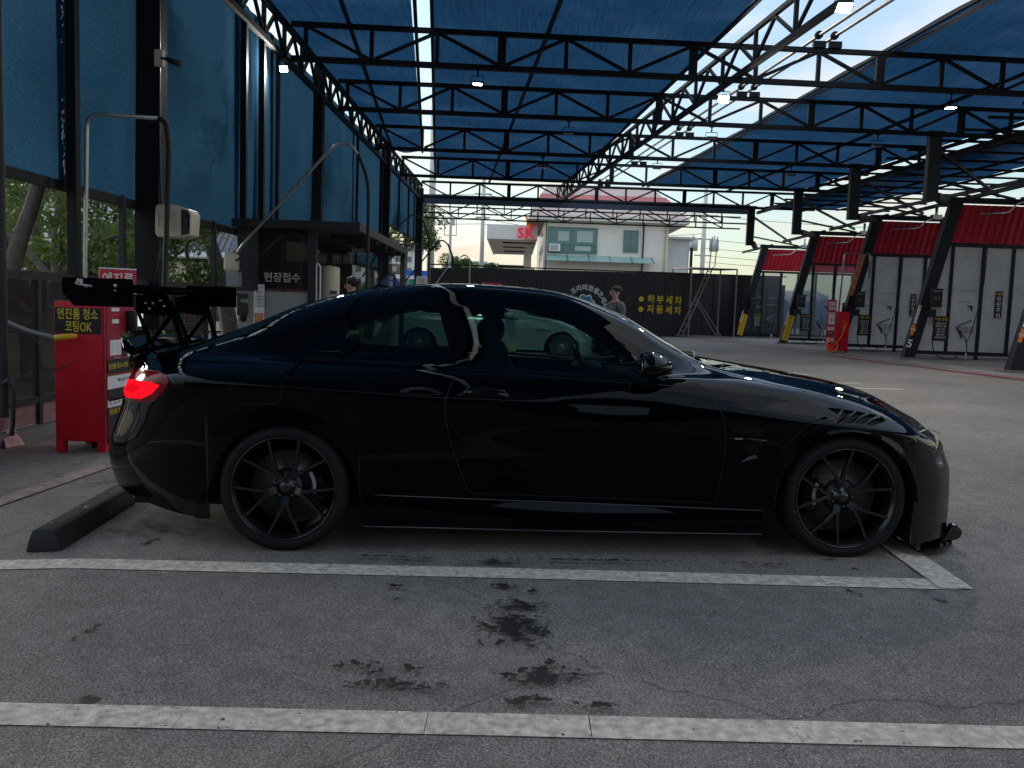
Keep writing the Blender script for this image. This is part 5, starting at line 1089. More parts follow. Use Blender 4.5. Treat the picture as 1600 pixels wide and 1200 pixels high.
PQ = [(.006,1.005),(.028,1.041),(.075,1.074),(.181,1.118),(.308,1.156),(.437,1.185),(.567,1.211),(.682,1.224),(.738,1.225),(.839,.921),(.748,.922),(.458,.929),(.2,.94),(.102,.954),(.035,.977)]
PD = [(.807,1.235),(.964,1.237),(1.097,1.231),(1.264,1.213),(1.43,1.174),(1.563,1.121),(1.693,1.049),(1.821,.962),(1.945,.868),(1.93,.862),(1.687,.872),(1.428,.888),(1.104,.907),(.9,.918)]
DOOR = [(.86,.912),(.81,.843),(.785,.763),(.785,.684),(.816,.541),(.90,.31),(.93,.291),(1.283,.284),(1.7,.275),(2.12,.263),(2.16,.28),(2.185,.485),(2.188,.614),(2.169,.71),(2.123,.799),(2.03,.868),(1.95,.856),(1.69,.866),(1.43,.882),(1.104,.901),(.9,.912)]
TAIL = [(-1.06,.795),(-1.05,.850),(-.88,.876),(-.645,.876),(-.572,.857),(-.552,.831),(-.570,.789),(-.622,.737),(-.672,.713),(-.9,.711),(-1.05,.75)]
TAILI = [(-.92,.80),(-.80,.818),(-.66,.820),(-.61,.808),(-.655,.762),(-.72,.733),(-.84,.727),(-.90,.745)]
FUEL = [(-.255,.850),(-.245,.88),(-.225,.89),(-.05,.90),(-.02,.895),(-.003,.875),(-.005,.765),(-.02,.74),(-.05,.732),(-.22,.722),(-.245,.735),(-.255,.76)]
SL = [[(2.693,.760),(2.772,.755),(2.744,.728),(2.712,.745)], [(2.781,.751),(2.837,.746),(2.788,.709),(2.736,.683),(2.727,.688),(2.75,.715)], [(2.851,.744),(2.903,.735),(2.851,.711),(2.805,.689),(2.75,.684),(2.797,.712)],
      [(2.914,.733),(2.962,.725),(2.909,.705),(2.866,.684),(2.816,.690),(2.864,.713)], [(2.974,.717),(3.002,.702),(2.969,.69),(2.907,.676),(2.88,.684),(2.927,.705)]]
GROOVE = [(2.487,.560),(2.522,.623),(2.586,.682),(2.670,.718),(2.69,.712),(2.621,.673),(2.56,.623),(2.505,.556)]
GILL = [(2.195,.667),(2.319,.672),(2.385,.654),(2.40,.626),(2.375,.606),(2.22,.613)]; GILL2 = [(2.24,.584),(2.38,.58),(2.388,.566),(2.336,.499),(2.262,.478),(2.303,.514),(2.275,.559)]
HEAD = [(3.145,.626),(3.244,.651),(3.36,.636),(3.50,.60),(3.50,.55),(3.324,.532),(3.295,.527),(3.242,.55),(3.178,.589)]
WIND = [(1.215,-.01),(1.225,.20),(1.27,.42),(1.33,.495),(1.75,.578),(2.02,.635),(2.10,.60),(2.22,.40),(2.275,.18),(2.29,-.01)]
REARG = [(-.44,-.01),(-.435,.35),(-.40,.48),(-.28,.515),(.02,.485),(.13,.455),(.19,.38),(.215,.18),(.22,-.01)]
HOOD = [(2.36,-.01),(2.33,.28),(2.24,.52),(2.19,.60),(2.30,.655),(2.6,.655),(3.0,.585),(3.2,.52),(3.36,.42),(3.44,.25),(3.46,-.01)]
TRUNK = [(-.50,-.01),(-.49,.45),(-.56,.53),(-.75,.545),(-.86,.50),(-.90,.30),(-.91,-.01)]
SCOOP = [(2.52,.27),(2.62,.20),(2.90,.20),(2.99,.27),(2.93,.36),(2.60,.38)]
TAILC = [(-.86,.787),(-.79,.797),(-.72,.797),(-.745,.772),(-.79,.755),(-.85,.755)]
BASE = [('tail_light_core', TAILC, False, 0, None), ('quarter_window', PQ, False, .014, 'trim:quarter_window'), ('door_window', PD, False, .014, 'trim:door_window'), ('door', DOOR, False, .005, 'seam:door'), ('tail_light_glow', TAILI, False, 0, None), ('tail_light', TAIL, False, .006, 'seam:tail_light'),
        ('windscreen', WIND, True, .016, 'trim:windscreen'), ('rear_window', REARG, True, .016, 'trim:rear_window')]
COUPE = BASE + [('fuel_flap', FUEL, False, .004, 'seam:fuel_flap'), ('vent', GROOVE, False, 0, None), ('vent', GILL, False, 0, None), ('vent', GILL2, False, 0, None), ('headlight', HEAD, False, .005, 'seam:headlight'), ('bonnet_scoop', SCOOP, True, 0, None),
        ('bonnet', HOOD, True, .005, 'seam:bonnet'), ('trunk_lid', TRUNK, True, .005, 'seam:trunk_lid')] + [('vent_slot', s_, False, 0, None) for s_ in SL]

def lacquer(name, col, f0, f1, rough):
    """deep gloss lacquer: almost black head-on, strongly mirror-like towards grazing angles"""
    m = bpy.data.materials.new(name); m.use_nodes = True; n = m.node_tree.nodes; l = m.node_tree.links.new; n.clear()
    o = n.new('ShaderNodeOutputMaterial'); d = n.new('ShaderNodeBsdfDiffuse'); d.inputs[0].default_value = (*col, 1); g = n.new('ShaderNodeBsdfGlossy'); g.inputs['Roughness'].default_value = rough
    lw = n.new('ShaderNodeLayerWeight'); lw.inputs[0].default_value = .5; p = n.new('ShaderNodeMath'); p.operation = 'POWER'; l(lw.outputs['Facing'], p.inputs[0]); p.inputs[1].default_value = 2.0
    k = n.new('ShaderNodeMath'); k.operation = 'MULTIPLY_ADD'; l(p.outputs[0], k.inputs[0]); k.inputs[1].default_value = f1; k.inputs[2].default_value = f0
    t = n.new('ShaderNodeTexCoord'); z = n.new('ShaderNodeTexNoise'); z.inputs['Scale'].default_value = 1.3; z.inputs['Detail'].default_value = 2; l(t.outputs['Object'], z.inputs['Vector'])
    bp = n.new('ShaderNodeBump'); bp.inputs['Strength'].default_value = .05; bp.inputs['Distance'].default_value = .01; l(z.outputs[0], bp.inputs['Height']); l(bp.outputs[0], g.inputs['Normal'])
    x = n.new('ShaderNodeMixShader'); l(k.outputs[0], x.inputs[0]); l(d.outputs[0], x.inputs[1]); l(g.outputs[0], x.inputs[2]); l(x.outputs[0], o.inputs[0]); return m
M['paint'] = lacquer('black blue paint', (.0008, .0013, .0025), .012, .56, .015)
M['seam'] = mat('dark void', (.002, .002, .002), .8); M['gap'] = mat('panel gap with glint', (.014, .015, .017), .35); M['gloss'] = lacquer('gloss black', (.003, .003, .0034), .014, .5, .04); M['carbon'] = mat('satin black', (.003, .003, .0035), .3, spec=.22)  # gap grey is lifted to paint in light caught along the shut lines
M['wing'] = mat('matt black composite', (.0035, .0035, .004), .6, spec=.0); M['tint'] = glass_mat('green tinted car glass', (.34, .50, .46)); M['tint2'] = glass_mat('dark tinted car glass', (.27, .40, .38)); M['cabin'] = mat('dark cabin trim', (.009, .009, .010), .75, noise=(20, .2))
M['tailred'] = lacquer('red lamp lens', (.20, .0015, .004), .015, .30, .05); M['tailglow'] = mat('lit red lamp', (.6, .004, .01), .5, spec=0.0, emit=(1, .004, .012), emit_s=.62)
M['tailcore'] = mat('dim red lamp', (.45, .003, .008), .4, spec=0.0, emit=(1, .004, .012), emit_s=.26); M['tyre'] = mat('tyre', (.0065, .0065, .007), .72, spec=.25, noise=(40, .2), bump=(60, .15)); M['rim'] = mat('satin black rim', (.005, .005, .0056), .26, spec=.7); M['disc'] = mat('brake disc', (.085, .075, .062), .38, .6, noise=(12, .2))
def wheel(name, parent, x, y, z, rt, rr, wd, sgn, spokes, rot=0.0, disc=True, dark='rim'):
    """sgn: -1 outer face towards -y. parts: tyre, rim (> spoke, hub_cap), brake_disc, caliper"""
    w_ = link(name, None, parent); w_.location = (x, y, z); s_ = sgn
    b = MB(); h = wd / 2; pr = [(rr - .012, h*.86), (rr + .004, h*.97), (rr + (rt-rr)*.45, h*1.03), (rt - .022, h*.97), (rt - .006, h*.86), (rt, h*.6), (rt, -h*.6), (rt - .006, -h*.86), (rt - .03, -h), (rr, -h*.95)]
    b.lathe([(r_, s_*q) for r_, q in pr], axis='Y', n=72)
    for k in (-.45, -.15, .15, .45): b.lathe([(rt + .0006, s_*h*(k-.03)), (rt + .0006, s_*h*(k+.03))], axis='Y', n=48)
    b.build('tyre', M['tyre'], w_)
    b = MB(); b.lathe([(r_, s_*q) for r_, q in [(rr - .003, h*.95), (rr + .001, h*.985), (rr - .004, h*.99), (rr - .007, h*.96), (rr - .010, h*.88), (rr - .014, h*.86), (rr - .016, h*.70), (rr - .020, h*.66), (rr - .022, h*.2), (rr - .03, -h*.9)]], axis='Y', n=72); rim = b.build('rim', M[dark], w_)
    return w_, rim, h
def y_spokes(w_, rim, h, s_, rr, rot, m_):
    b = MB(); yo = s_ * h * .80; yh = s_ * h * .55
    for k in range(5):
        a = rot + k * 2 * math.pi / 5; p = lambda r_, t, y: (r_ * math.cos(t), y, r_ * math.sin(t)); spl = .092
        b = MB(); b.bar(p(.050, a, yh - s_*.01), p(spl, a, yh + s_*.012), .036, .030, (0, 1, 0))
        for e in (-1, 1):
            at = a + e * R(18.5); q = [p(spl - .012, a + e*.06, yh + s_*.012), p(.155, a + e * R(13.5), yh + s_*.025), p(rr - .010, at, yo)]
            for u, v, wa in ((q[0], q[1], .016), (q[1], q[2], .0125)): b.bar(u, v, wa, .026, (0, 1, 0))
        b.build('spoke', m_, rim)
    b = MB(); b.lathe([(.001, yh + s_*.020), (.026, yh + s_*.020), (.029, yh + s_*.016), (.031, yh + s_*.008), (.062, yh + s_*.004), (.066, yh - s_*.03)], axis='Y', n=30)
    for k in range(5):
        a = rot + (k + .5) * 2 * math.pi / 5; b.lathe([(.001, yh + s_*.010), (.008, yh + s_*.010), (.009, yh)], c=(.054*math.cos(a), 0, .054*math.sin(a)), axis='Y', n=10)
    b.build('hub_cap', m_, rim)
def brakes(w_, s_, h, rd, ang):
    b = MB(); yd = s_ * h * .15; b.lathe([(.085, yd + s_*.02), (.09, yd + s_*.012), (rd, yd + s_*.012), (rd, yd - s_*.015), (.09, yd - s_*.015)], axis='Y', n=64)
    dsk = b.build('brake_disc', M['disc'], w_); b = MB()
    for k in range(42):
        a = k * .449; r_ = rd - .018 - .019 * (k % 4); b.lathe([(.0001, yd + s_*.0128), (.0042, yd + s_*.0128)], c=(r_*math.cos(a), 0, r_*math.sin(a)), axis='Y', n=8)
    b.build('drilled_holes', M['black'], dsk)
    b = MB(); b.lathe([(.001, yd + s_*.05), (.075, yd + s_*.05), (.085, yd + s_*.02)], axis='Y', n=32); b.build('disc_bell', M['black'], w_)
    b = MB(); a0, a1 = ang - .55, ang + .55; P = [(.115*math.cos(a0+(a1-a0)*i/8), .115*math.sin(a0+(a1-a0)*i/8)) for i in range(9)] + [((rd+.014)*math.cos(a1-(a1-a0)*i/8), (rd+.014)*math.sin(a1-(a1-a0)*i/8)) for i in range(9)]
    b.prism(P, yd + s_*.020, yd + s_*.062, lambda u, v, d: (u, d, v)); bevel(b.build('caliper', M['gloss'], w_), .008)
    b = MB(); P = [((rd-.045)*math.cos(ang + t), (rd-.045)*math.sin(ang + t)) for t in (-.38, -.19, 0, .19, .38)] + [((rd-.028)*math.cos(ang + t), (rd-.028)*math.sin(ang + t)) for t in (.38, .19, 0, -.19, -.38)]; b.prism(P, yd + s_*.0615, yd + s_*.0635, lambda u, v, d: (u, d, v)); b.build('caliper_label', M['galv'], w_)

M['sill'] = mat('satin trim and glint grey', (.05, .052, .056), .3)
def rings(D, m_gap, d_gap, m_trim, d_trim, t, fx=None):
    for k in D:
        if ':' not in k or not D[k][1]: continue
        sd = 'both' if k.split(':')[1] in ('windscreen', 'rear_window', 'bonnet', 'trunk_lid') else 'each'
        emit_part(D[k], 'panel_gap' if k[:4] == 'seam' else 'window_trim', m_gap if k[:4] == 'seam' else m_trim, t, d_gap if k[:4] == 'seam' else d_trim, sd, fx)
def build_coupe():
    YAW, PIT = R(1.6), math.atan(.012); uy = Vector((-math.sin(YAW), math.cos(YAW), 0)); o = Vector((-1.102, 4.151, -.013)) + uy * .92
    t = thing('coupe', 'black two-door coupe with a huge rear wing and black wheels, parked broadside in the foreground', 'car', o); t.rotation_euler = (0, -PIT, YAW)
    D = car_body(COUPE); p = M['paint']
    emit_part(D['body'], 'body', p, t); rings(D, M['gap'], -.003, M['gloss'], -.001, t)
    for nm, m_, d, sd in (('door', p, 0, 'each'), ('quarter_window', M['tint2'], -.004, 'each'), ('door_window', M['tint'], -.004, 'each'), ('windscreen', M['tint'], -.004, 'both'), ('rear_window', M['tint2'], -.004, 'both'),
                          ('tail_light', M['tailred'], .004, 'each'), ('tail_light_glow', M['tailglow'], .005, 'each'), ('tail_light_core', M['tailcore'], .003, 'each'), ('headlight', M['gloss'], -.003, 'each'), ('bonnet', p, 0, 'both'), ('trunk_lid', p, 0, 'both'), ('fuel_flap', p, 0, 'each'),
                          ('vent', M['carbon'], -.016, 'each'), ('vent_slot', M['cabin'], -.022, 'each'), ('bonnet_scoop', M['carbon'], -.015, 'both')):
        emit_part(D[nm], nm, m_, t, d, sd)
    # louvre lips between the slots, chrome lines in the side vent
    for k in range(4):
        q = SL[k+1]; b = MB(); pts = [(q[0], q[-1], q[-2])] ; s0 = SL[k+1]
        for s_ in (-1, 1): b.tube([(q[0][0]-.006, s_*.862, q[0][1]-.002), (q[-1][0]-.008, s_*.873, q[-1][1]), (q[-2][0]-.006, s_*.888, q[-2][1]-.002)], .0062, 6)
        b.build('vent_louvre', M['gloss'], t)
    for s_ in (-1, 1):
        b = MB(); b.tube([(2.21, s_*.906, .600), (2.30, s_*.909, .598), (2.385, s_*.911, .592)], .008, 6); b.build('vent_bar', M['gloss'], t)
        b = MB(); b.box((2.225, min(s_*.911, s_*.917), .597), (2.265, max(s_*.911, s_*.917), .604)); b.build('vent_badge', M['galv'], t)
        # door handle
        b = MB(); b.ball((.985, s_*.897, .802), (.105, .006, .030), 10); b.build('handle_cup', M['gloss'], t); b = MB(); b.tube([(.89, s_*.898, .806), (.92, s_*.922, .806), (1.03, s_*.926, .797), (1.085, s_*.922, .792), (1.10, s_*.898, .790)], [.010, .013, .014, .012, .009], 8); b.build('door_handle', p, t)
        # mirror
        b = MB(); b.ball((0, 0, 0), (1, 1, 1), 14); vs = []
        for (x, y, z) in b.v:
            X_ = x * (.112 if x > 0 else .085); Z_ = z * (.072 if z > 0 else .055) * (1 - .28 * max(0, x)); Y_ = y * .105
            if x < -.55: X_ = -.085 * .55 - (.085 * (-x - .55)) * .15
            vs.append((1.775 + X_, s_ * (1.0 + Y_), .955 + Z_))
        b.v = vs; mo = b.build('mirror', M['gloss'], t); b = MB(); b.bar((1.80, s_*.93, .905), (1.86, s_*.79, .882), .06, .028); b.build('mirror_foot', M['gloss'], mo); b = MB(); b.ball((1.722, s_*1.0, .957), (.004, .085, .045), 10); b.build('mirror_glass', M['chrome'], mo)
        # headlight inside detail
        b = MB(); b.tube(spline([(3.305, s_*.775, .612), (3.315, s_*.78, .585), (3.308, s_*.785, .556), (3.292, s_*.795, .542)]), .005, 6); b.build('light_ring', mat('ring lens', (.35, .32, .20), .2, emit=(.9, .85, .6), emit_s=.06) if 'ring lens' not in bpy.data.materials else bpy.data.materials['ring lens'], t)
        b = MB(); HD = [HEAD[0], HEAD[1], (3.30, .640), (3.345, .622)]; b.tube([(x, s_ * (.86 - max(0, x - 3.15) * .62), z) for x, z in HD], .004, 5); b.tube([(3.146, s_*.862, .624), (3.19, s_*.848, .588), (3.245, s_*.83, .552), (3.29, s_*.805, .529)], .004, 5); b.build('headlight_edge', M['galv'], t)
        # side skirt
        b = MB(); n = 40; sec = [(.8885, 1.04, 0), (.8895, .97, 0), (.894, .80, 0), (.898, .60, 0), (.899, .38, 0), (.898, .16, 0), (.899, .08, 0), (.898, .02, 0), (.890, 0, -.006), (.86, 0, -.010)]; vs = []
        for i in range(n + 1):
            u = i / n; x = .385 + (2.392 - .385) * u; zt = .281 + (.232 - .281) * u; z0 = .124 + (.114 - .124) * u; bul = .018 * math.sin(math.pi * u) ** 1.5
            vs += [(x, s_ * (wd + bul * (1 - f)), z0 + (zt - z0) * f + dz) for wd, f, dz in sec]
        k = len(sec); b.add(vs, [(i*k+j, (i+1)*k+j, (i+1)*k+j+1, i*k+j+1) for i in range(n) for j in range(k-1)], True); b.add(vs[:k] + vs[-k:], [tuple(range(k)), tuple(range(k, 2*k))]); b.build('side_skirt', p, t)
        b = MB(); b.tube([(.385, s_*.889, .283), (1.4, s_*.889, .259), (2.392, s_*.889, .234)], .003, 5); b.tube([(.39, s_*.902, .126), (1.4, s_*.918, .121), (2.39, s_*.902, .116)], .0035, 5); b.build('sill_glint_strip', M['sill'], t)  # added strips whose grey stands for highlights along the skirt edges
        b = MB(); b.prism([(2.262, .482), (2.345, .505), (2.335, .520), (2.30, .512)], s_*.905, s_*.912, lambda u, v, d: (u, d, v)); b.build('vent_fin', M['sill'], t)
        # splitter winglet
        b = MB(); b.prism([(3.40, .044), (3.48, .047), (3.508, .060), (3.520, .085), (3.514, .112), (3.495, .130), (3.470, .134), (3.450, .10), (3.425, .062)], s_*.66, s_*.715, lambda u, v, d: (u, d, v)); bevel(b.build('splitter_winglet', mat('wine gloss', (.016, .002, .005), .12, coat=1.0) if 'wine gloss' not in bpy.data.materials else bpy.data.materials['wine gloss'], t), .016, 4)
    b = MB(); P = [(3.19, -.90), (3.30, -.875), (3.42, -.79), (3.52, -.62), (3.60, -.35), (3.625, 0)]; P = P + [(x, -y) for x, y in P[-2::-1]]; b.prism(P, .036, .048, lambda u, v, d: (u, v, d)); b.build('front_splitter', M['gloss'], t)
    # nose filler, belly, wheel wells
    b = MB(); b.box((-.85, -.62, .16), (3.35, .62, .24)); b.build('underbody', M['seam'], t)
    for c, zc, Ra in ARCH:
        for s_ in (-1, 1):
            b = MB(); n = 20; vs = []
            for i in range(n + 1):
                a = math.pi * i / n; vs += [(c + (Ra+.004)*math.cos(a), s_*.915, zc + (Ra+.004)*math.sin(a)), (c + (Ra+.004)*math.cos(a), s_*.60, zc + (Ra+.004)*math.sin(a))]
            b.add(vs, [(2*i, 2*i+2, 2*i+3, 2*i+1) for i in range(n)] + [tuple(2*i+1 for i in range(n+1))]); 
            for e in (-1, 1): b.box((c + e*(Ra+.012) - .006, min(s_*.55, s_*.86), .07 if c > 1 and e > 0 else .22), (c + e*(Ra+.012) + .006, max(s_*.55, s_*.86), zc + .1))
            b.build('wheel_arch_liner', M['seam'], t)
    # wheels
    for x, rt, rot, rd, ca, z0 in ((0.0, .321, R(-18), .180, R(10), .312), (2.805, .314, R(-42), .185, R(175), .304)):
        for s_ in (-1, 1):
            w_, rim, h = wheel('wheel', t, x, s_ * (.925 - .135 if x == 0 else .905 - .130), z0, rt, .257 if x == 0 else .254, .27 if x == 0 else .26, s_, 10)
            y_spokes(w_, rim, h, s_, .257 if x == 0 else .254, rot, M['rim']); brakes(w_, s_, h, rd, ca)
    # rear wing
    b = MB(); n = 30; ch = []
    for i in range(13): u = i / 12; ch.append((-.765 - .30*u, 1.268 + .042*u + .018*math.sin(math.pi*u)*-1 + .016*math.sqrt(max(0, u))*(1-u)*1.6))
    for i in range(12, -1, -1): u = i / 12; ch.append((-.765 - .30*u, 1.268 + .042*u - .030*math.sin(math.pi*min(1, u*1.15))*(1-u*.55) - .004))
    k = len(ch); vs = [(x, -.848 + 1.696*i/n, z) for i in range(n+1) for x, z in ch]; b.add(vs, [(i*k+j, i*k+(j+1)%k, (i+1)*k+(j+1)%k, (i+1)*k+j) for i in range(n) for j in range(k)], True); b.build('wing_blade', M['wing'], t)
    EP = [(-1.076, 1.324), (-.748, 1.322), (-.742, 1.316), (-.742, 1.186), (-1.020, 1.186), (-1.030, 1.190), (-1.079, 1.250), (-1.082, 1.318)]
    for s_ in (-1, 1):
        b = MB(); b.prism(EP, s_*.850, s_*.857, lambda u, v, d: (u, d, v)); e = b.build('wing_endplate', M['wing'], t)
        for x, z in ((-.965, 1.284), (-.825, 1.288), (-.826, 1.265)): b = MB(); b.lathe([(.001, s_*.861), (.008 if z > 1.27 else .004, s_*.861), (.009 if z > 1.27 else .005, s_*.857)], c=(x, 0, z), axis='Y', n=14); b.build('endplate_bolt', M['galv'], e)
        if s_ < 0:
            tg = mat('wing print', (.6, .6, .6), .4); text('APR', .040, tg, e, (-1.005, -.8585, 1.303), (1, 0, 0), (.25, 0, 1), .012, .060); text('APR PERFORMANCE', .014, tg, e, (-.995, -.8585, 1.2905), (1, 0, 0), (.25, 0, 1), .006, .125)
    for s_ in (-1, 1):
        y0, y1 = s_*.288, s_*.298; f = lambda u, v, d: (u, d, v); b = MB(); b.prism([(-.955, 1.245), (-.79, 1.262), (-.765, 1.20), (-.755, 1.15), (-.80, 1.135), (-.955, 1.150)], y0, y1, f)
        for q in ([(-.955,1.16), (-.935,1.15), (-.868,.985), (-.893,.985)], [(-.785,1.22), (-.757,1.22), (-.690,.975), (-.716,.975)], [(-.775,1.145), (-.757,1.13), (-.868,.985), (-.890,.985)]): b.prism(q, y0 - s_*.001, y1 + s_*.001, f)
        b.box((-.90, min(y0, y1) - .02, .968), (-.685, max(y0, y1) + .02, .984)); up = b.build('wing_upright', M['wing'], t)
        b = MB()
        for x, z in ((-.90, 1.205), (-.86, 1.205), (-.88, 1.175), (-.82, 1.22), (-.80, 1.19)): b.lathe([(.001, s_*.303), (.007, s_*.303), (.007, s_*.296)], c=(x, 0, z), axis='Y', n=10)
        b.build('upright_bolts', M['galv'], up)
    # ducktail
    b = MB(); n = 40; vs = []
    for i in range(n + 1):
        v = -1 + 2*i/n; y = .64*v; e = abs(v)**2.6; xr = -1.035 + .15*e; hh = (1 - e) ** .5
        sec = [(-.80, .982 - .02*e), (-.88, .995 - .03*e), (-.96 + .08*e, .985 + .030*hh), (xr, .962 + .085*hh), (xr + .012, .955 + .066*hh), (-.95 + .10*e, .94), (-.96 + .10*e, .86)]
        vs += [(x, y, z) for x, z in sec]
    k = 7; b.add(vs, [(i*k+j, (i+1)*k+j, (i+1)*k+j+1, i*k+j+1) for i in range(n) for j in range(k-1)], True); b.build('ducktail_lip', p, t)
    b = MB(); b.prism([(.20, 1.268), (.26, 1.305), (.33, 1.342), (.37, 1.345), (.40, 1.335), (.45, 1.30)], -.02, .02, lambda u, v, d: (u, d, v)); bevel(b.build('roof_fin', M['gloss'], t), .012, 3)
    b = MB(); b.tube([(2.10, -.50, .945), (2.20, -.1, .985), (2.16, .25, .985)], .007, 6); b.build('wiper', M['black'], t)
    # cabin
    b = MB(); b.box((-.35, -.70, .20), (2.25, .70, .30)); b.box((1.78, -.68, .3), (2.2, .68, .855)); b.box((.9, -.12, .3), (1.8, .12, .62)); b.box((-.62, -.55, .3), (-.2, .55, .93)); b.build('cabin_floor', M['cabin'], t)
    b = MB(); b.ball((1.62, .36, .86), (.10, .22, .05), 10); b.build('dash_cowl', M['cabin'], t)
    def seat(x, y, name, back=True):
        b = MB(); pr = [(x - .02, .33), (x + .50, .36), (x + .52, .48), (x + .10, .47), (x - .10, .92), (x - .13, 1.02), (x - .20, 1.02), (x - .26, .90), (x - .16, .45)] ; b.prism(pr, y - .24, y + .24, lambda u, v, d: (u, d, v)); s_ = bevel(b.build(name, M['cabin'], t), .06, 3)
        b = MB(); b.ball((x - .185, y, 1.085), (.06, .125, .085), 10); b.build('headrest', M['cabin'], s_); return s_
    seat(1.17, -.37, 'front_seat'); seat(1.22, .37, 'front_seat')
    b = MB(); b.prism([(-.1, .33), (.42, .36), (.42, .5), (.08, .52), (-.12, .86), (-.28, .88), (-.28, .33)], -.55, .55, lambda u, v, d: (u, d, v)); bevel(b.build('rear_seat', M['cabin'], t), .05, 3)
    b = MB(); n = 28; b.tube([(1.60 + .055*math.cos(2*math.pi*i/n)*-1, .37 + .18*math.sin(2*math.pi*i/n), .82 + .17*math.cos(2*math.pi*i/n)) for i in range(n + 1)], .014, 8, False); b.bar((1.6, .2, .82), (1.6, .54, .82), .03, .03); b.bar((1.6, .37, .82), (1.85, .37, .76), .06, .06); b.build('steering_wheel', M['black'], t)
    b = MB(); b.ball((1.42, .0, 1.19), (.02, .11, .03), 8); b.bar((1.42, 0, 1.2), (1.36, 0, 1.30), .02, .02); b.build('rear_view_mirror', M['black'], t)
    return t
build_coupe()

def build_sedan():
    """the long pale sedan parked further back, seen through the coupe's windows"""
    t = thing('sedan', 'long silver four-door sedan with fine multi-spoke wheels, seen through the windows of the black coupe', 'car', (-1.02 - 1.15, 19.55 + .93, .02)); t.rotation_euler = (0, 0, R(.6))
    mx = lambda x: float(np.interp(x, [-1.06, 0, .35, 2.805, 3.60], [-1.15, 0, .40, 3.28, 4.02])); body_k = 1.06
    def fx(q):
        z = q.z * 1.06 + .03 if q.z > .5 else q.z * 1.12; zz_ = z + (.07 * smooth((q.z - .92) / .3) if q.z > .92 else 0); return Vector((mx(q.x), q.y * 1.02, float(zz_)))
    SP = mat('silver paint', (.42, .45, .44), .28, .35, coat=1.0); D = car_body([(a, b_, c, d, e) for a, b_, c, d, e in BASE])
    emit_part(D['body'], 'body', SP, t, 0, 'both', fx); rings(D, M['seam'], -.004, M['chrome'], .001, t, fx); emit_part(D['door'], 'door', SP, t, 0, 'each', fx)
    for nm in ('quarter_window', 'door_window', 'windscreen', 'rear_window'): emit_part(D[nm], nm, M['smoke2'], t, -.003, 'both' if nm in ('windscreen', 'rear_window') else 'each', fx)
    for nm in ('tail_light', 'tail_light_glow', 'tail_light_core'): emit_part(D[nm], nm, M['tailred'], t, .003, 'each', fx)
    for s_ in (-1, 1):
        b = MB(); b.ball((2.04, s_*1.04, 1.045), (.12, .12, .075), 10); b.bar((2.1, s_*.98, 1.0), (2.16, s_*.8, .97), .06, .03); b.build('mirror', SP, t)
        for x in (.55, 1.35): b = MB(); b.tube([(x, s_*.935, .865), (x + .03, s_*.955, .865), (x + .22, s_*.955, .862), (x + .25, s_*.935, .862)], .013, 6); b.build('door_handle', M['chrome'], t)
        b = MB(); b.tube([(2.68, s_*.948, .74), (2.95, s_*.955, .765)], .016, 6); b.build('fender_vent', M['chrome'], t)
        b = MB(); b.tube([(.45, s_*.93, .30), (1.6, s_*.935, .30), (2.75, s_*.93, .29)], .014, 6); b.build('sill_strip', M['chrome'], t)
        b = MB(); b.bar((1.02, s_*.79, .98), (1.08, s_*.66, 1.36), .07, .03); b.build('door_pillar', M['gloss'], t)
        for k in (0, 1): b = MB(); b.tube([(3.74 - k*.03, s_*.77, .76 - k*.07), (3.60 - k*.03, s_*.86, .775 - k*.07), (3.45 - k*.02, s_*.90, .785 - k*.07)], .014, 6); b.build('headlight', M['white'], t)
        for x in (0, 3.28):
            w_, rim, h = wheel('wheel', t, x, s_*.80, .362, .362, .275, .25, s_, 30, dark='grey')
            b = MB()
            for k in range(32):
                a = 2*math.pi*k/32; b.bar((.05*math.cos(a), s_*h*.75, .05*math.sin(a)), (.262*math.cos(a+.14), s_*h*.82, .262*math.sin(a+.14)), .010, .02, (0, 1, 0))
            b.lathe([(.001, s_*h*.85), (.05, s_*h*.85), (.06, s_*h*.7)], axis='Y', n=24); b.build('spokes', M['galv'], rim)
            b = MB(); b.lathe([(.001, s_*h*.2), (.26, s_*h*.2)], axis='Y', n=24); b.build('brake_disc', M['black'], w_)
    b = MB(); b.box((-.9, -.7, .2), (3.7, .7, .3)); b.box((-.4, -.65, .3), (.1, .65, .95)); b.box((1.0, -.6, .3), (1.25, .6, 1.15)); b.box((2.1, -.65, .3), (2.5, .65, .95)); b.build('cabin', M['cabin'], t)
    for c in (0, 3.28):
        for s_ in (-1, 1):
            b = MB(); vs = []; n = 16
            for i in range(n + 1): a = math.pi*i/n; vs += [(c + .40*math.cos(a), s_*.92, .33 + .40*math.sin(a)), (c + .40*math.cos(a), s_*.6, .33 + .40*math.sin(a))]
            b.add(vs, [(2*i, 2*i+2, 2*i+3, 2*i+1) for i in range(n)] + [tuple(2*i+1 for i in range(n+1))]); b.build('wheel_arch_liner', M['seam'], t)
    return t
M['smoke2'] = glass_mat('dark sedan glass', (.10, .12, .12))
build_sedan()
t = thing('price_stand', 'small yellow stand beside the silver sedan, seen through the coupe door window', 'sign stand', (-.02, 17.8, gz(0))); plate('board', mat('pale yellow board', (.62, .50, .20), .6), t, (0, 0, .34), (1,0,0), (0,0,1), .16, .28, .02); plate('mark', M['black'], t, (.01, -.013, .30), (1,0,0), (0,0,1), .07, .08); b = MB(); b.box((-.09, -.06, 0), (.09, .10, .2)); b.build('foot', M['yellow'], t)

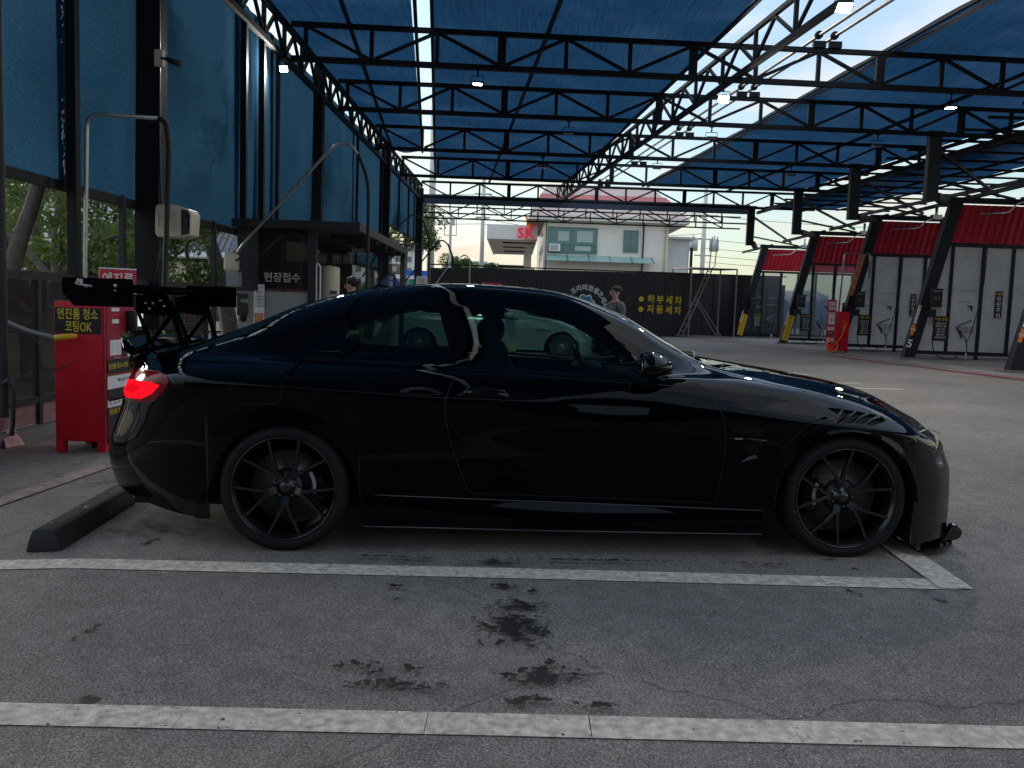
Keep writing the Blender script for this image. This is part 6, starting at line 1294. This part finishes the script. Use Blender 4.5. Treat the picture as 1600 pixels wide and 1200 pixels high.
# ------------------------------------------------------------------ people
def skin_body(parent, name, m_, joints, bones, root, sub=2):
    """one continuous skinned surface: joints {name: (pos, rx, ry)}, bones [(a, b)]"""
    nm = list(joints); me = bpy.data.meshes.new(name); me.from_pydata([joints[k][0] for k in nm], [(nm.index(a), nm.index(c)) for a, c in bones], []); o = link(name, me, parent)
    md = o.modifiers.new('skin', 'SKIN'); md.use_smooth_shade = True; md.branch_smoothing = .4
    for i, k in enumerate(nm):
        sv = me.skin_vertices[0].data[i]; sv.radius = joints[k][1:3]; sv.use_root = (k == root)
    sb = o.modifiers.new('sub', 'SUBSURF'); sb.levels = sub; sb.render_levels = sub
    dg = bpy.context.evaluated_depsgraph_get(); dg.update(); m2 = bpy.data.meshes.new_from_object(o.evaluated_get(dg)); bpy.data.objects.remove(o)
    m2.materials.clear(); m2.materials.append(m_); 
    for p in m2.polygons: p.use_smooth = True
    return link(name, m2, parent)
def person(label, x, y, h, rz, shirt, trousers, pose, glasses=False):
    t = thing('person', label, 'person', (x, y, gz(x)), rz=rz); k = h / 1.75     # figure faces +y before rz
    S = lambda p: (p[0]*k, p[1]*k, p[2]*k)
    J = {'pelvis': (S((0,0,.93)), .135*k, .10*k), 'waist': (S((0,.01,1.08)), .13*k, .095*k), 'chest': (S((0,.0,1.28)), .155*k, .11*k), 'collar': (S((0,-.01,1.43)), .085*k, .07*k), 'neck': (S((0,.005,1.49)), .055*k, .055*k), 'skull0': (S((0,.02,1.56)), .06*k, .068*k), 'skull1': (S((0,.015,1.66)), .075*k, .092*k), 'top': (S((0,.0,1.715)), .05*k, .065*k)}
    B = [('pelvis','waist'), ('waist','chest'), ('chest','collar'), ('collar','neck'), ('neck','skull0'), ('skull0','skull1'), ('skull1','top')]
    for s_, n_ in ((-1, 'l'), (1, 'r')):
        el, wr = pose[n_]
        J['sh'+n_] = (S((s_*.185, -.01, 1.395)), .062*k, .062*k); J['el'+n_] = (S(el), .042*k, .042*k); J['wr'+n_] = (S(wr), .027*k, .030*k); e = Vector(el); w_ = Vector(wr); d = (w_ - e).normalized(); pm = w_ + d*.055; J['pm'+n_] = (S(pm), .040*k, .020*k)
        J['hip'+n_] = (S((s_*.10, 0, .88)), .095*k, .095*k); J['kn'+n_] = (S((s_*.11, .02, .49)), .062*k, .062*k); J['an'+n_] = (S((s_*.115, -.03, .09)), .042*k, .042*k); J['ft'+n_] = (S((s_*.12, .12, .035)), .042*k, .03*k)
        B += [('collar','sh'+n_), ('sh'+n_,'el'+n_), ('el'+n_,'wr'+n_), ('wr'+n_,'pm'+n_), ('pelvis','hip'+n_), ('hip'+n_,'kn'+n_), ('kn'+n_,'an'+n_), ('an'+n_,'ft'+n_)]
    body = skin_body(t, 'body', M['skin'], J, B, 'pelvis')
    # fingers
    for n_ in 'lr':
        el, wr = map(Vector, pose[n_]); d = (wr - el).normalized(); sd = d.cross(Vector((0,1,0))); sd = sd.normalized() if sd.length > .1 else Vector((1,0,0)); up = sd.cross(d); b = MB()
        for q in range(4):
            p0 = (wr + d*.075 + sd*(q-1.5)*.020); ln = (.062,.072,.068,.052)[q]; pts = [p0, p0 + d*ln*.5 - up*.006, p0 + d*ln*.85 - up*.022, p0 + d*ln - up*.035]; b.tube([S(p) for p in pts], [.0095*k, .009*k, .0085*k, .007*k], 7)
        p0 = wr + d*.03 + sd*-.035; b.tube([S(p0), S(p0 + d*.03 - sd*.02), S(p0 + d*.058 - sd*.022 - up*.01)], [.012*k, .011*k, .009*k], 7); b.build('fingers', M['skin'], t)
    # face
    b = MB(); b.ball(S((0,.112,1.605)), (.014*k,.022*k,.026*k), 8)
    for s_ in (-1, 1): b.ball(S((s_*.078,.0,1.62)), (.014*k,.028*k,.034*k), 8)
    b.build('nose_and_ears', M['skin'], t); b = MB()
    for s_ in (-1, 1): b.ball(S((s_*.032,.088,1.632)), (.013*k,.012*k,.007*k), 8); b.bar(S((s_*.05,.094,1.655)), S((s_*.016,.100,1.657)), .006*k, .007*k)
    b.build('eyes_and_brows', M['hair'], t); b = MB(); b.ball(S((0,.096,1.566)), (.024*k,.012*k,.007*k), 8); b.build('mouth', mat('lips', (.30,.12,.10), .5) if 'lips' not in bpy.data.materials else bpy.data.materials['lips'], t)
    # hair: cap of short locks
    r = random.Random(int(x*100)); b = MB(); b.ball(S((0,-.018,1.672)), (.090*k,.103*k,.082*k), 12); b.v = [v for v in b.v]
    for i in range(150):
        a = r.uniform(0, 6.28); el_ = r.uniform(-.25, 1.4); nx_, ny_, nz_ = math.cos(a)*math.cos(el_), math.sin(a)*math.cos(el_), math.sin(el_)
        if ny_ > .45 and el_ < .35: continue
        p = Vector(S((nx_*.088, -.018 + ny_*.10, 1.672 + nz_*.08))); q = p + Vector((nx_*.018 + r.uniform(-.01,.01), ny_*.016 + .01, -.022))*k; b.tube([p, (p+q)/2 + Vector((nx_,ny_,nz_))*.008*k, q], [.013*k, .012*k, .004*k], 5)
    b.build('hair', M['hair'], t)
    # shirt: torso and short sleeves as a slightly larger skinned shell
    JS = {'hem': (S((0,.005,.90)), .150*k, .118*k), 'waist': (S((0,.01,1.07)), .148*k, .112*k), 'chest': (S((0,.0,1.28)), .172*k, .126*k), 'collar': (S((0,-.01,1.435)), .098*k, .082*k)}; BS = [('hem','waist'), ('waist','chest'), ('chest','collar')]
    for s_, n_ in ((-1, 'l'), (1, 'r')):
        sh = Vector((s_*.188, -.01, 1.395)); el = Vector(pose[n_][0]); JS['s'+n_] = (S(sh), .078*k, .076*k); JS['c'+n_] = (S(sh + (el - sh)*.72), .070*k, .068*k); BS += [('collar','s'+n_), ('s'+n_,'c'+n_)]
    skin_body(t, 'shirt', shirt, JS, BS, 'hem'); 
    for s_ in (-1, 1): b = MB(); b.prism([(0,0), (s_*.075,.02), (s_*.06,-.055), (s_*.02,-.07)], 0, .006, lambda u, v, d: S((u, .070 + d - v*.25, 1.445 + v))); b.build('shirt_collar', shirt, t)
    JT = {'belt': (S((0,0,.955)), .145*k, .112*k), 'crotch': (S((0,0,.86)), .140*k, .11*k)}; BT = [('belt','crotch')]
    for s_, n_ in ((-1, 'l'), (1, 'r')): JT['h'+n_] = (S((s_*.10,0,.80)), .098*k, .098*k); JT['k'+n_] = (S((s_*.11,.02,.49)), .075*k, .075*k); JT['a'+n_] = (S((s_*.115,-.02,.11)), .062*k, .062*k); BT += [('crotch','h'+n_), ('h'+n_,'k'+n_), ('k'+n_,'a'+n_)]
    skin_body(t, 'trousers', trousers, JT, BT, 'belt'); b = MB()
    for s_ in (-1, 1): b.ball(S((s_*.118,.055,.045)), (.052*k,.135*k,.048*k), 10)
    b.build('shoes', M['black'], t)
    if glasses:
        b = MB()
        for s_ in (-1, 1): b.tube([S((s_*.034 + .022*math.cos(a), .108, 1.633 + .018*math.sin(a))) for a in [i*.524 for i in range(13)]], .003*k, 5, False); b.tube([S((s_*.056,.106,1.637)), S((s_*.08,.0,1.637))], .003*k, 5)
        b.tube([S((-.012,.11,1.637)), S((.012,.11,1.637))], .003*k, 5); b.build('glasses', M['galv'], t)
    return t
GS = mat('grey shirt', (.095, .098, .105), .85, noise=(9, .15), bump=(14, .4)); DS = mat('black shirt', (.012, .012, .013), .85); TRS = mat('dark trousers', (.02, .021, .025), .85)
p1 = person('man in a grey short-sleeved shirt and glasses standing by the yard lettering, looking left', 1.80, 15.4, 1.66, R(118), GS, TRS, {'l': ((-.245,-.02,1.12), (-.19,.19,1.06)), 'r': ((.245,.02,1.12), (.10,.21,1.12))}, True)
b = MB(); b.cbox((0, 0, 0), (.075, .009, .15)); ph = tag(bevel(b.build('phone', M['black'], None), .004), 'dark phone held in the hands of the man in the grey shirt', 'phone'); ph.location = (1.55, 15.42, 1.10); ph.rotation_euler = (R(40), 0, R(60))
p2 = person('dark-haired person in black with bowed head behind the rear of the coupe roof', -2.27, 12.0, 1.63, R(70), DS, TRS, {'l': ((-.25,.02,1.12), (-.16,.24,1.02)), 'r': ((.25,.02,1.12), (.16,.24,1.02))})
